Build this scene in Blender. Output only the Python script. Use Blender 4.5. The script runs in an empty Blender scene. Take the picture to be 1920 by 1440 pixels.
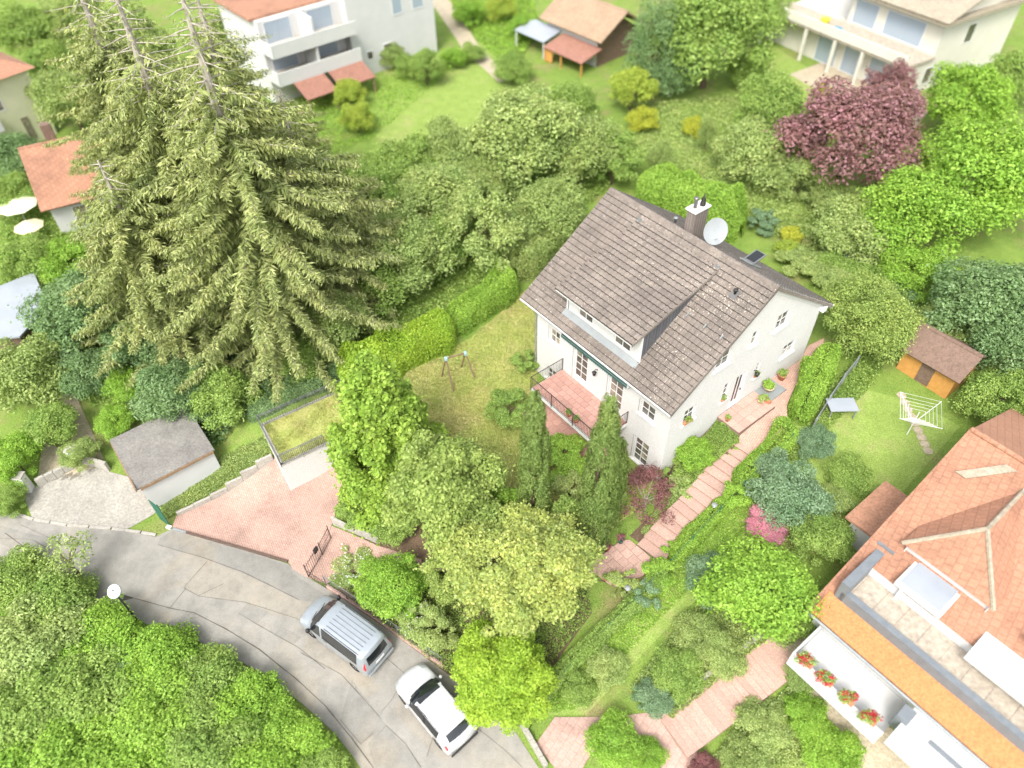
import bpy, bmesh, math, random
import numpy as np
from mathutils import Matrix, Vector
random.seed(7)
RNG = np.random.default_rng(7)
scene = bpy.context.scene
col = scene.collection
rad = math.radians

# ------------------------------------------------------------------ camera, sky, sun, exposure
F_PX, TH, RO = 1369.14, rad(45.883), rad(-1.2634)          # focal length in px of a 1920 wide frame, pitch, roll
CAM = np.array([-0.63998, -33.77619, 35.50701])
_fw = np.array([0, math.cos(TH), -math.sin(TH)])
_r = np.array([1.0, 0, 0]); _u = np.array([0, math.sin(TH), math.cos(TH)])
_R = _r * math.cos(RO) + _u * math.sin(RO)
_U = -_r * math.sin(RO) + _u * math.cos(RO)
cam = bpy.data.cameras.new('camera'); cam_ob = bpy.data.objects.new('camera', cam); col.objects.link(cam_ob)
cam.sensor_fit = 'HORIZONTAL'; cam.sensor_width = 36.0; cam.lens = 36.0 * F_PX / 1920.0
cam.clip_start = 0.5; cam.clip_end = 2000
cam_ob.matrix_world = Matrix(((_R[0], _U[0], -_fw[0], CAM[0]), (_R[1], _U[1], -_fw[1], CAM[1]),
                              (_R[2], _U[2], -_fw[2], CAM[2]), (0, 0, 0, 1)))
cam.dof.use_dof = True; cam.dof.focus_distance = 38.5; cam.dof.aperture_fstop = 0.075
scene.camera = cam_ob

SUN_EL, SUN_AZ = rad(52), math.atan2(-0.93, -0.37)          # direction TO the sun (x, y)
sun_dir = Vector((math.cos(SUN_EL) * math.cos(SUN_AZ), math.cos(SUN_EL) * math.sin(SUN_AZ), math.sin(SUN_EL)))
world = bpy.data.worlds.new('World'); scene.world = world; world.use_nodes = True
wn = world.node_tree.nodes; wl = world.node_tree.links
sky = wn.new('ShaderNodeTexSky'); sky.sky_type = 'NISHITA'; sky.sun_disc = False
sky.sun_elevation = SUN_EL; sky.sun_rotation = math.pi / 2 - SUN_AZ
sky.air_density = 1.0; sky.dust_density = 4.0; sky.ozone_density = 0.6
hz = wn.new('ShaderNodeHueSaturation'); hz.inputs['Saturation'].default_value = 0.28     # bright hazy sky, nearly white
wl.new(sky.outputs[0], hz.inputs['Color']); wl.new(hz.outputs[0], wn['Background'].inputs[0]); wn['Background'].inputs[1].default_value = 0.15
sun = bpy.data.lights.new('sun', 'SUN'); sun.energy = 1.15; sun.angle = rad(18); sun.color = (1.0, 0.95, 0.87)
sun_ob = bpy.data.objects.new('sun', sun); col.objects.link(sun_ob)
sun_ob.rotation_euler = sun_dir.to_track_quat('Z', 'Y').to_euler(); sun_ob.location = (0, 0, 90)
vs = scene.view_settings; vs.view_transform = 'Standard'; vs.look = 'None'; vs.gamma = 1.0; vs.exposure = 1.4
vs.use_curve_mapping = False
cy = scene.cycles; cy.use_denoising = True; cy.max_bounces = 7; cy.diffuse_bounces = 5; cy.glossy_bounces = 3
cy.transmission_bounces = 4; cy.transparent_max_bounces = 6; cy.sample_clamp_indirect = 8

# ------------------------------------------------------------------ pixel rays of the photograph (1920 x 1440) used to survey positions
def ray(px, py):
    return _fw + _R * (px - 960) / F_PX - _U * (py - 720) / F_PX
def at_z(px, py, z):
    d = ray(px, py); return CAM + d * (z - CAM[2]) / d[2]
YAW = rad(-52.5786); CY, SY = math.cos(YAW), math.sin(YAW)
EX = np.array([CY, SY, 0.]); EY = np.array([-SY, CY, 0.])
def on_plane(px, py, n, c):
    d = ray(px, py); t = (c - CAM @ n) / (d @ n); return CAM + d * t
def house_xyz(p): return np.array([p @ EX, p @ EY, p[2]])
def hw(x, y, z): return EX * x + EY * y + np.array([0, 0, z])
def px_m(p): return F_PX / ((np.asarray(p) - CAM) @ _fw)     # photo pixels per metre at a point

# ------------------------------------------------------------------ terrain surface (thin plate spline through surveyed levels)
_ctrl = [(0,985,.5),(80,1010,.47),(160,1040,.42),(330,1080,.36),(500,1130,.3),(620,1230,.25),(760,1350,.15),(900,1430,.1),(300,1020,.37),
 (330,985,.37),(540,1060,.33),(700,1180,.27),(850,1290,.18),(970,1400,.1),(430,930,.42),(560,980,.42),(620,900,.5),(480,960,.4),(600,1030,.38),
 (660,1050,.5),(560,790,2.7),(650,735,3.0),(760,720,2.9),(840,760,2.6),(900,680,2.8),(960,600,3.1),(990,680,2.6),(940,860,2.1),(1000,800,2.0),
 (1060,830,1.9),(1180,890,1.9),(1237,900,2.0),(880,900,2.0),(800,950,1.8),(700,960,1.3),(655,1000,.8),(900,1050,1.5),(800,1100,1.0),(700,1090,.6),
 (830,1200,.5),(1000,1250,.8),(950,1350,.3),(1080,1150,1.3),(1160,1050,1.6),(1210,1020,1.7),(1300,930,2.6),(1370,820,3.9),(1280,860,2.7),(1335,800,3.7),
 (1430,760,4.15),(1500,690,4.1),(1390,790,4.1),(1560,700,4.05),(1600,620,4.0),(1480,480,4.0),(1300,330,3.9),(1100,420,3.4),(1000,500,3.2),
 (1500,800,3.7),(1440,870,3.2),(1330,1000,2.3),(1200,1130,1.5),(1050,1290,.6),(1620,840,3.3),(1560,960,2.8),(1450,1080,2.1),(1330,1150,1.6),
 (1150,1300,.8),(1250,1370,.5),(1480,1220,2.0),(1560,1180,2.0),(1700,1380,1.0),(1450,1420,.4),(1100,1430,.1),(1720,650,4.),(1900,700,4.),
 (1850,1000,3.),(1900,1300,1.5),(1600,300,4.2),(1900,300,4.5),(1900,60,5.),(1500,120,4.5),(1200,150,4.2),(960,120,4.),(650,150,4.),(700,300,3.6),
 (850,420,3.4),(600,450,3.2),(400,300,3.4),(150,150,3.6),(60,400,3.),(50,560,2.6),(150,700,2.),(300,650,2.5),(480,700,2.7),(560,640,3.),
 (400,800,1.6),(200,800,1.4),(60,800,1.4),(330,880,1.0),(430,830,1.8),(150,950,.6),(230,960,.5),(50,900,.8),(100,1100,.1),(200,1250,-.4),
 (400,1350,-.4),(50,1400,-.8),(550,1420,-.1)]
_cw = [tuple(at_z(a, b, c)) for a, b, c in _ctrl] + [(-150,0,2),(-150,150,5),(150,150,6),(150,-50,0),(0,-90,-1),(-100,-90,-2),(0,200,6),(90,20,4),(-90,40,3)]
_cw = np.array(_cw)
def _phi(r2): return np.where(r2 > 1e-9, 0.5 * r2 * np.log(np.maximum(r2, 1e-9)), 0.0)
def _fit():
    n = len(_cw); X = _cw[:, :2] / 20.0
    K = _phi(((X[:, None] - X[None]) ** 2).sum(-1)) + 2e-3 * np.eye(n)
    Pm = np.c_[np.ones(n), X]
    A = np.block([[K, Pm], [Pm.T, np.zeros((3, 3))]])
    return X, np.linalg.solve(A, np.r_[_cw[:, 2], 0, 0, 0])
_TX, _TW = _fit()
def terr(x, y):
    q = np.stack([np.ravel(np.asarray(x, float)), np.ravel(np.asarray(y, float))], -1) / 20.0
    K = _phi(((q[:, None] - _TX[None]) ** 2).sum(-1))
    z = K @ _TW[:-3] + _TW[-3] + q @ _TW[-2:]
    return np.clip(z, -1.6, 6.5).reshape(np.shape(x))
def th(x, y): return float(terr(np.array([x]), np.array([y]))[0])
def G(px, py, dz=0.0):
    """ground point seen at a photo pixel (or the point dz above the ground)"""
    z = 2.5 + dz
    for _ in range(14):
        p = at_z(px, py, z); z = 0.5 * z + 0.5 * (th(p[0], p[1]) + dz)
    return at_z(px, py, z)

# ------------------------------------------------------------------ mesh helpers
def link(name, me, m=None, parent=None, smooth=False):
    ob = bpy.data.objects.new(name, me); col.objects.link(ob)
    if m is not None and not me.materials: me.materials.append(m)
    if parent is not None: ob.parent = parent
    if smooth: me.polygons.foreach_set('use_smooth', np.ones(len(me.polygons), bool))
    return ob
def np_mesh(name, V, Q):
    """verts (n,3) and quads or tris (m,k) -> mesh, fast"""
    V = np.asarray(V, np.float32); Q = np.asarray(Q, np.int32); k = Q.shape[1]
    me = bpy.data.meshes.new(name)
    me.vertices.add(len(V)); me.vertices.foreach_set('co', V.ravel())
    me.loops.add(Q.size); me.loops.foreach_set('vertex_index', Q.ravel())
    me.polygons.add(len(Q)); me.polygons.foreach_set('loop_start', np.arange(0, Q.size, k, dtype=np.int32))
    me.update(calc_edges=True); return me
class MB:
    """collects simple solids, then links them as ONE mesh object"""
    def __init__(s): s.v = []; s.f = []
    def face(s, pts):
        b = len(s.v); s.v += [tuple(map(float, p)) for p in pts]; s.f.append(tuple(range(b, b + len(pts)))); return s
    def solid(s, o, a, b, c):
        o, a, b, c = (np.asarray(k, float) for k in (o, a, b, c)); n = len(s.v)
        for k in (0, 1):
            for j, i in ((0, 0), (0, 1), (1, 1), (1, 0)): s.v.append(tuple(o + a * i + b * j + c * k))
        s.f += [tuple(n + i for i in q) for q in ((0,3,2,1),(4,5,6,7),(0,1,5,4),(1,2,6,5),(2,3,7,6),(3,0,4,7))]; return s
    def box(s, x0, x1, y0, y1, z0, z1): return s.solid((x0, y0, z0), (x1-x0, 0, 0), (0, y1-y0, 0), (0, 0, z1-z0))
    def prism(s, poly, d):
        """polygon (list of 3-D points) pushed along vector d"""
        d = np.asarray(d, float); n = len(s.v); k = len(poly); P = [np.asarray(p, float) for p in poly]
        s.v += [tuple(p) for p in P] + [tuple(p + d) for p in P]
        s.f.append(tuple(n + i for i in range(k))[::-1]); s.f.append(tuple(n + k + i for i in range(k)))
        for i in range(k): j = (i + 1) % k; s.f.append((n+i, n+j, n+k+j, n+k+i))
        return s
    def tube(s, pts, r, seg=6, caps=True):
        pts = [np.asarray(p, float) for p in pts]; rs = r if hasattr(r, '__len__') else [r] * len(pts); n0 = len(s.v)
        for i, p in enumerate(pts):
            t = pts[min(i+1, len(pts)-1)] - pts[max(i-1, 0)]; t = t / (np.linalg.norm(t) + 1e-12)
            a = np.cross(t, (0, 0, 1) if abs(t[2]) < .9 else (1, 0, 0)); a /= np.linalg.norm(a); b = np.cross(t, a)
            for k in range(seg):
                w = 2 * math.pi * k / seg; s.v.append(tuple(p + rs[i] * (a * math.cos(w) + b * math.sin(w))))
        for i in range(len(pts) - 1):
            for k in range(seg):
                k2 = (k + 1) % seg; s.f.append((n0+i*seg+k, n0+i*seg+k2, n0+(i+1)*seg+k2, n0+(i+1)*seg+k))
        if caps:
            s.f.append(tuple(n0 + k for k in range(seg))[::-1]); e = n0 + (len(pts)-1)*seg; s.f.append(tuple(e + k for k in range(seg)))
        return s
    def lathe(s, prof, c=(0, 0, 0), seg=14, axis=None):
        """profile [(r,z)...] turned round z at c"""
        n0 = len(s.v); c = np.asarray(c, float)
        for r, z in prof:
            for k in range(seg):
                w = 2*math.pi*k/seg; s.v.append((c[0] + r*math.cos(w), c[1] + r*math.sin(w), c[2] + z))
        for i in range(len(prof)-1):
            for k in range(seg):
                k2 = (k+1) % seg; s.f.append((n0+i*seg+k, n0+i*seg+k2, n0+(i+1)*seg+k2, n0+(i+1)*seg+k))
        s.f.append(tuple(n0 + k for k in range(seg))[::-1]); e = n0 + (len(prof)-1)*seg; s.f.append(tuple(e + k for k in range(seg)))
        return s
    def mesh(s, name):
        me = bpy.data.meshes.new(name); me.from_pydata(s.v, [], s.f); me.update(); return me
    def build(s, name, m, parent=None, smooth=False, bevel=0):
        ob = link(name, s.mesh(name), m, parent, smooth)
        if bevel:
            bm = bmesh.new(); bm.from_mesh(ob.data)
            bmesh.ops.bevel(bm, geom=bm.edges[:], offset=bevel, segments=1, affect='EDGES', clamp_overlap=True); bm.to_mesh(ob.data); bm.free()
        return ob
def tag(o, label=None, cat=None, group=None, kind=None):
    if label: o['label'] = label
    if cat: o['category'] = cat
    if group: o['group'] = group
    if kind: o['kind'] = kind
    return o
def empty(name, loc=(0, 0, 0), rz=0.0):
    o = bpy.data.objects.new(name, None); col.objects.link(o); o.location = [float(v) for v in loc]; o.rotation_euler = (0, 0, rz); o.empty_display_size = .2; return o
def thing(name, label, cat, loc=(0, 0, 0), rz=0.0, group=None): return tag(empty(name, loc, rz), label, cat, group)

# ------------------------------------------------------------------ materials
def new_mat(name):
    m = bpy.data.materials.new(name); m.use_nodes = True; nt = m.node_tree; return m, nt.nodes, nt.links, nt.nodes['Principled BSDF']
def rgb(c): return (c[0], c[1], c[2], 1.0)
def pos_node(N, L, scale=1.0, rot=0.0):
    g = N.new('ShaderNodeNewGeometry'); mp = N.new('ShaderNodeMapping'); L.new(g.outputs['Position'], mp.inputs[0])
    mp.inputs['Scale'].default_value = (scale,) * 3; mp.inputs['Rotation'].default_value = (0, 0, rot); return mp
def noise(N, L, mp, scale, detail=4, rough=.6):
    n = N.new('ShaderNodeTexNoise'); n.inputs['Scale'].default_value = scale; n.inputs['Detail'].default_value = detail
    n.inputs['Roughness'].default_value = rough; L.new(mp.outputs[0], n.inputs['Vector']); return n
def ramp(N, L, src, stops):
    r = N.new('ShaderNodeValToRGB'); e = r.color_ramp.elements
    while len(e) < len(stops): e.new(.5)
    for i, (p, c) in enumerate(stops): e[i].position = p; e[i].color = rgb(c) if hasattr(c, '__len__') else (c, c, c, 1)
    L.new(src, r.inputs[0]); return r
def mix(N, L, a, b, fac, mode='MIX'):
    x = N.new('ShaderNodeMix'); x.data_type = 'RGBA'; x.blend_type = mode
    for s, v in ((x.inputs[6], a), (x.inputs[7], b), (x.inputs[0], fac)):
        if hasattr(v, 'links') or hasattr(v, 'is_linked'): L.new(v, s)
        elif hasattr(v, '__len__'): s.default_value = rgb(v)
        else: s.default_value = v
    return x.outputs[2]
def rnd_node(N, L):
    """one random number per piece, whether the piece is an object or an island of a joined mesh"""
    g = N.new('ShaderNodeNewGeometry'); o = N.new('ShaderNodeObjectInfo'); a = N.new('ShaderNodeMath'); a.operation = 'ADD'
    L.new(g.outputs['Random Per Island'], a.inputs[0]); L.new(o.outputs['Random'], a.inputs[1])
    f = N.new('ShaderNodeMath'); f.operation = 'FRACT'; L.new(a.outputs[0], f.inputs[0]); return f.outputs[0]
def bump(N, L, bs, h, strength=.3, dist=.02):
    b = N.new('ShaderNodeBump'); b.inputs['Strength'].default_value = strength; b.inputs['Distance'].default_value = dist
    L.new(h, b.inputs['Height']); L.new(b.outputs[0], bs.inputs['Normal'])
def M(name, c1, c2=None, scale=2.0, rough=.75, fine=None, vary=0.0, metal=0.0, bmp=0.0, spec=.35, coat=0.0):
    """plain surface: two tones mottled by noise, optional fine grain, optional piece to piece variation"""
    m, N, L, bs = new_mat(name); c2 = c2 or tuple(k * .82 for k in c1)
    mp = pos_node(N, L); n = noise(N, L, mp, scale); r = ramp(N, L, n.outputs[0], [(.32, c2), (.68, c1)]); out = r.outputs[0]
    if fine:
        n2 = noise(N, L, mp, fine, 3, .7); r2 = ramp(N, L, n2.outputs[0], [(.3, .72), (.7, 1.22)]); out = mix(N, L, out, r2.outputs[0], 1.0, 'MULTIPLY')
    if vary:
        rv = ramp(N, L, rnd_node(N, L), [(0, 1 - vary), (1, 1 + vary)]); out = mix(N, L, out, rv.outputs[0], 1.0, 'MULTIPLY')
    L.new(out, bs.inputs['Base Color']); bs.inputs['Roughness'].default_value = rough; bs.inputs['Metallic'].default_value = metal
    bs.inputs['Specular IOR Level'].default_value = spec; bs.inputs['Coat Weight'].default_value = coat
    if bmp: bump(N, L, bs, noise(N, L, mp, fine or scale * 12, 4, .6).outputs[0], .5, bmp)
    return m
def LEAF(name, c1, c2, c3=None, trans=.45, rough=.5):
    """foliage: leaf to leaf variation plus broad drift, partly translucent"""
    m, N, L, bs = new_mat(name); mp = pos_node(N, L)
    r = ramp(N, L, rnd_node(N, L), [(0, c1), (.55, c2), (1, c3 or tuple(min(1, k * 1.35) for k in c2))])
    n = noise(N, L, mp, .55, 3); r2 = ramp(N, L, n.outputs[0], [(.3, (.84, .90, .86)), (.7, (1.14, 1.08, 1.08))])
    out = mix(N, L, r.outputs[0], r2.outputs[0], 1.0, 'MULTIPLY')
    L.new(out, bs.inputs['Base Color']); bs.inputs['Roughness'].default_value = rough; bs.inputs['Specular IOR Level'].default_value = .16
    t = N.new('ShaderNodeBsdfTranslucent'); L.new(mix(N, L, out, (1.15, 1.15, .75), 1.0, 'MULTIPLY'), t.inputs[0])
    ms = N.new('ShaderNodeMixShader'); ms.inputs[0].default_value = trans
    L.new(bs.outputs[0], ms.inputs[1]); L.new(t.outputs[0], ms.inputs[2]); L.new(ms.outputs[0], N['Material Output'].inputs[0]); return m
def BRICK(name, c1, c2, mortar, bw, bh, rot, msize=.012, stain=.35):
    """small pavers seen from above, laid in running bond"""
    m, N, L, bs = new_mat(name); mp = pos_node(N, L, 1.0, rot); b = N.new('ShaderNodeTexBrick'); L.new(mp.outputs[0], b.inputs['Vector'])
    b.inputs['Scale'].default_value = 1.0; b.inputs['Brick Width'].default_value = bw; b.inputs['Row Height'].default_value = bh
    b.inputs['Mortar Size'].default_value = msize; b.inputs['Mortar Smooth'].default_value = .3; b.inputs['Bias'].default_value = 0
    b.inputs['Color1'].default_value = rgb(c1); b.inputs['Color2'].default_value = rgb(c2); b.inputs['Mortar'].default_value = rgb(mortar)
    mp2 = pos_node(N, L); n = noise(N, L, mp2, .45, 5, .65); r = ramp(N, L, n.outputs[0], [(.25, 1 - stain), (.5, 1.0), (.8, 1.12)])
    out = mix(N, L, b.outputs['Color'], r.outputs[0], 1.0, 'MULTIPLY'); n2 = noise(N, L, mp2, 9, 3, .7)
    out = mix(N, L, out, ramp(N, L, n2.outputs[0], [(.3, .82), (.7, 1.15)]).outputs[0], 1.0, 'MULTIPLY')
    L.new(out, bs.inputs['Base Color']); bs.inputs['Roughness'].default_value = .85
    bump(N, L, bs, b.outputs['Fac'], -.6, .012); return m
def PAINT(name, c, metal=0.0, rough=.3):
    m, N, L, bs = new_mat(name); bs.inputs['Base Color'].default_value = rgb(c); bs.inputs['Metallic'].default_value = metal
    bs.inputs['Roughness'].default_value = rough; bs.inputs['Coat Weight'].default_value = .6; bs.inputs['Coat Roughness'].default_value = .06
    mp = pos_node(N, L); n = noise(N, L, mp, 3, 4); out = mix(N, L, c, ramp(N, L, n.outputs[0], [(.3, .93), (.7, 1.04)]).outputs[0], 1.0, 'MULTIPLY'); L.new(out, bs.inputs['Base Color'])
    return m
def GLASS(name, c=(.03, .035, .035), rough=.04, vary=0.0, c2=None):
    m, N, L, bs = new_mat(name); bs.inputs['Base Color'].default_value = rgb(c); bs.inputs['Roughness'].default_value = rough
    bs.inputs['Specular IOR Level'].default_value = .8
    if c2:
        r = ramp(N, L, rnd_node(N, L), [(0, c), (.6, c), (1, c2)]); mp = pos_node(N, L); n = noise(N, L, mp, 2.5, 2)
        L.new(mix(N, L, r.outputs[0], ramp(N, L, n.outputs[0], [(.35, .6), (.65, 1.4)]).outputs[0], 1.0, 'MULTIPLY'), bs.inputs['Base Color'])
    return m

def grass_mat(name, g1, g2, dry, dry_amt=.5, moss=None):
    m, N, L, bs = new_mat(name); mp = pos_node(N, L)
    n1 = noise(N, L, mp, .35, 5, .65); n2 = noise(N, L, mp, 14, 3, .75); n3 = noise(N, L, mp, 1.1, 5, .7)
    base = ramp(N, L, n3.outputs[0], [(.3, g1), (.7, g2)]).outputs[0]
    f = ramp(N, L, n1.outputs[0], [(.62 - dry_amt * .25, 0), (.82 - dry_amt * .2, .85)])
    out = mix(N, L, base, dry, f.outputs[0])
    out = mix(N, L, out, ramp(N, L, n2.outputs[0], [(.28, .55), (.72, 1.4)]).outputs[0], 1.0, 'MULTIPLY')
    L.new(out, bs.inputs['Base Color']); bs.inputs['Roughness'].default_value = .9; bs.inputs['Specular IOR Level'].default_value = .1
    bump(N, L, bs, n2.outputs[0], .8, .05); return m

MAT = {}
MAT['ground'] = grass_mat('ground_cover', (.13, .21, .04), (.20, .28, .06), (.26, .2, .11), .45)
MAT['lawn'] = grass_mat('lawn_grass', (.29, .35, .09), (.39, .43, .13), (.47, .38, .20), .7)
MAT['meadow'] = grass_mat('meadow_grass', (.19, .27, .06), (.25, .34, .085), (.31, .30, .13), .4)
MAT['soil'] = M('garden_soil', (.16, .11, .07), (.09, .06, .04), 1.5, .95, fine=10, bmp=.03)
MAT['drive'] = BRICK('drive_pavers', (.45, .29, .235), (.40, .255, .205), (.24, .165, .135), .22, .11, rad(62))
MAT['entry_pave'] = BRICK('entry_pavers', (.52, .33, .26), (.45, .28, .22), (.28, .19, .15), .22, .11, YAW, stain=.45)
MAT['slab'] = M('pink_paving_slab', (.46, .305, .25), (.41, .27, .22), 1.2, .8, fine=14, vary=.09, bmp=.004)
MAT['slab_gap'] = M('paving_joint', (.24, .15, .12), (.17, .11, .09), 4, .95)
MAT['balcony'] = M('balcony_tile', (.44, .25, .205), (.39, .225, .185), 1.0, .7, fine=16, vary=.12)
MAT['step_edge'] = M('shaded_riser_stone', (.24, .16, .135), (.18, .12, .10), 5, .9)  # risers coloured dark to paint the shadow line under each tread
MAT['wall'] = M('white_render', (.61, .598, .58), (.58, .568, .553), .9, .9, fine=26, bmp=.004)
MAT['white'] = M('white_paint', (.66, .66, .65), (.62, .62, .61), 3, .5)
MAT['zinc'] = M('zinc_sheet', (.29, .31, .31), (.24, .26, .27), 2, .5, metal=.2)
MAT['fascia'] = M('grey_white_fascia', (.68, .68, .66), (.58, .58, .56), 2, .6)
MAT['glass'] = GLASS('window_glass', (.085, .078, .066), c2=(.30, .26, .20))
MAT['glass_dark'] = GLASS('vehicle_glass', (.015, .018, .02), .03)
MAT['iron'] = M('dark_iron', (.055, .05, .048), (.035, .033, .032), 6, .55, metal=.3)
MAT['rail'] = M('grey_galvanised_rail', (.20, .205, .21), (.15, .155, .16), 5, .5, metal=.3)
MAT['gate'] = M('brown_black_iron', (.10, .075, .065), (.065, .05, .045), 6, .6)
MAT['concrete'] = M('pale_concrete', (.40, .38, .335), (.31, .295, .26), 1.2, .9, fine=12, bmp=.006)
MAT['concrete_yard'] = M('worn_concrete_yard', (.34, .325, .285), (.27, .255, .225), .6, .9, fine=7, bmp=.006)
MAT['timber'] = M('weathered_timber', (.30, .20, .12), (.20, .14, .09), 6, .85, fine=20)
MAT['terracotta'] = M('terracotta_pot', (.50, .22, .12), (.40, .17, .10), 5, .8)
MAT['cream_pot'] = M('cream_pot', (.62, .52, .34), (.5, .41, .27), 5, .8)
MAT['black'] = M('black_plastic', (.02, .02, .022), (.012, .012, .013), 5, .5)
MAT['bark'] = M('tree_bark', (.17, .12, .085), (.09, .065, .045), 6, .95, fine=18, bmp=.02)
MAT['bark_grey'] = M('grey_bark', (.42, .38, .33), (.28, .25, .21), 4, .95, fine=14)
# ------------------------------------------------------------------ ground sheet and the flat surfaces laid on it
_gx = np.r_[[-420, -300, -220, -160, -120, -95, -80, -70], np.arange(-62, 62.01, .5), [70, 80, 95, 120, 160, 220, 300, 420]]
_gy = np.r_[[-300, -200, -130, -90, -65, -50, -42], np.arange(-34, 80.01, .5), [90, 105, 130, 170, 230, 320, 450]]
_GX, _GY = np.meshgrid(_gx, _gy); _GZ = terr(_GX, _GY)
def grid_z(x, y):
    i = int(np.clip(np.searchsorted(_gx, x, 'right') - 1, 0, len(_gx)-2)); j = int(np.clip(np.searchsorted(_gy, y, 'right') - 1, 0, len(_gy)-2))
    u = (x - _gx[i]) / (_gx[i+1] - _gx[i]); v = (y - _gy[j]) / (_gy[j+1] - _gy[j])
    return (_GZ[j, i]*(1-u)*(1-v) + _GZ[j, i+1]*u*(1-v) + _GZ[j+1, i]*(1-u)*v + _GZ[j+1, i+1]*u*v)
def _terrain():
    ny, nx = _GX.shape; V = np.stack([_GX.ravel(), _GY.ravel(), _GZ.ravel()], -1)
    I = (np.arange(ny-1)[:, None] * nx + np.arange(nx-1)[None]).ravel()
    return link('ground', np_mesh('ground', V, np.stack([I, I+1, I+nx+1, I+nx], -1)), MAT['ground'], smooth=True)
tag(_terrain(), kind='structure')

def clip_half(poly, n, c):
    out = []
    for i in range(len(poly)):
        a, b = poly[i], poly[(i+1) % len(poly)]; da, db = n[0]*a[0]+n[1]*a[1]-c, n[0]*b[0]+n[1]*b[1]-c
        if da <= 0: out.append(a)
        if (da < 0 < db) or (db < 0 < da):
            t = da / (da - db); out.append((a[0]+(b[0]-a[0])*t, a[1]+(b[1]-a[1])*t))
    return out
def clip_rect(poly, x0, x1, y0, y1):
    for n, c in (((-1, 0), -x0), ((1, 0), x1), ((0, -1), -y0), ((0, 1), y1)):
        if len(poly) < 3: return []
        poly = clip_half(poly, n, c)
    return poly
def area(p): return .5 * sum(p[i][0]*p[(i+1) % len(p)][1] - p[(i+1) % len(p)][0]*p[i][1] for i in range(len(p)))
def inside_many(p, Q):
    r = np.zeros(len(Q), bool); j = len(p) - 1
    for i in range(len(p)):
        dy = (p[j][1]-p[i][1]) or 1e-12
        r ^= ((p[i][1] > Q[:, 1]) != (p[j][1] > Q[:, 1])) & (Q[:, 0] < (p[j][0]-p[i][0])*(Q[:, 1]-p[i][1])/dy + p[i][0]); j = i
    return r
def scatter(poly, n, rng):
    xs = [p[0] for p in poly]; ys = [p[1] for p in poly]; out = []; k = 0
    while k < n:
        q = rng.uniform((min(xs), min(ys)), (max(xs), max(ys)), (n*2, 2)); q = q[inside_many(poly, q)]; out.append(q); k += len(q)
    return np.concatenate(out)[:n]
def ground_poly(px, dz=0.0): return [tuple(G(a, b, dz)[:2]) for a, b in px]
def sheet(name, poly, m, dz, parent=None, kind='structure'):
    """a surface that follows the ground dz above it, cut to a polygon (world x, y)"""
    if area(poly) < 0: poly = poly[::-1]
    xs = [p[0] for p in poly]; ys = [p[1] for p in poly]; mb = MB()
    gx = [min(xs)] + [v for v in _gx if min(xs) < v < max(xs)] + [max(xs)]; gy = [min(ys)] + [v for v in _gy if min(ys) < v < max(ys)] + [max(ys)]
    for j in range(len(gy)-1):
        strip = clip_rect(poly, min(xs)-1, max(xs)+1, gy[j], gy[j+1])
        if len(strip) < 3: continue
        for i in range(len(gx)-1):
            c = clip_rect(strip, gx[i], gx[i+1], gy[j], gy[j+1])
            if len(c) >= 3 and abs(area(c)) > 1e-5:
                c = [p for k, p in enumerate(c) if abs(p[0]-c[k-1][0]) + abs(p[1]-c[k-1][1]) > 1e-6]
                if len(c) >= 3: mb.face([(p[0], p[1], grid_z(*p) + dz) for p in c])
    ob = mb.build(name, m, parent)
    bm = bmesh.new(); bm.from_mesh(ob.data); bmesh.ops.remove_doubles(bm, verts=bm.verts, dist=1e-4); bm.to_mesh(ob.data); bm.free()
    if parent is None: tag(ob, kind=kind)
    return ob
def ribbon(name, px, w, m, dz, parent=None):
    """a narrow strip along a line of photo pixels"""
    P = [G(a, b) for a, b in px]; Q = []
    for a, b in zip(P[:-1], P[1:]):
        n = max(1, int(np.linalg.norm(b - a) / .5)); Q += [a + (b-a)*k/n for k in range(n)]
    Q.append(P[-1]); mb = MB(); rows = []
    for i, p in enumerate(Q):
        t = Q[min(i+1, len(Q)-1)] - Q[max(i-1, 0)]; t = t[:2] / np.linalg.norm(t[:2]); nn = np.array([-t[1], t[0]])
        ww = w * (.3 + .6 * random.random()) if w < .2 else w
        a, b = p[:2] + nn*ww/2, p[:2] - nn*ww/2; rows.append(((a[0], a[1], grid_z(*a)+dz), (b[0], b[1], grid_z(*b)+dz)))
    for r, q in zip(rows[:-1], rows[1:]): mb.face((r[0], r[1], q[1], q[0]))
    return mb.build(name, m, parent)
def slabs(name, poly, size, rot, parent, m, thick=.05, gap=.012, z=None, stagger=True, dz=.05):
    """paving slabs, each its own piece, cut to a polygon in world x, y"""
    c, s = math.cos(rot), math.sin(rot); loc = [(p[0]*c + p[1]*s, -p[0]*s + p[1]*c) for p in poly]
    if area(loc) < 0: loc = loc[::-1]
    x0, x1 = min(p[0] for p in loc), max(p[0] for p in loc); y0, y1 = min(p[1] for p in loc), max(p[1] for p in loc)
    sx, sy = size if hasattr(size, '__len__') else (size, size); j = 0; y = y0
    while y < y1:
        x = x0 - (sx/2 if (stagger and j % 2) else 0)
        while x < x1:
            q = clip_rect(loc, x+gap/2, x+sx-gap/2, y+gap/2, y+sy-gap/2)
            if len(q) >= 3 and abs(area(q)) > .02 * sx * sy * 5:
                P = []
                for a in q:
                    wx, wy = a[0]*c - a[1]*s, a[0]*s + a[1]*c
                    P.append((wx, wy, (grid_z(wx, wy) + dz if z is None else z) + random.uniform(-.004, .004)*0))
                lift = random.uniform(-.003, .003); P = [(a, b, d - thick + lift) for a, b, d in P]
                MB().prism(P, (0, 0, thick)).build(name, m, parent)
            x += sx
        y += sy; j += 1

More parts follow.
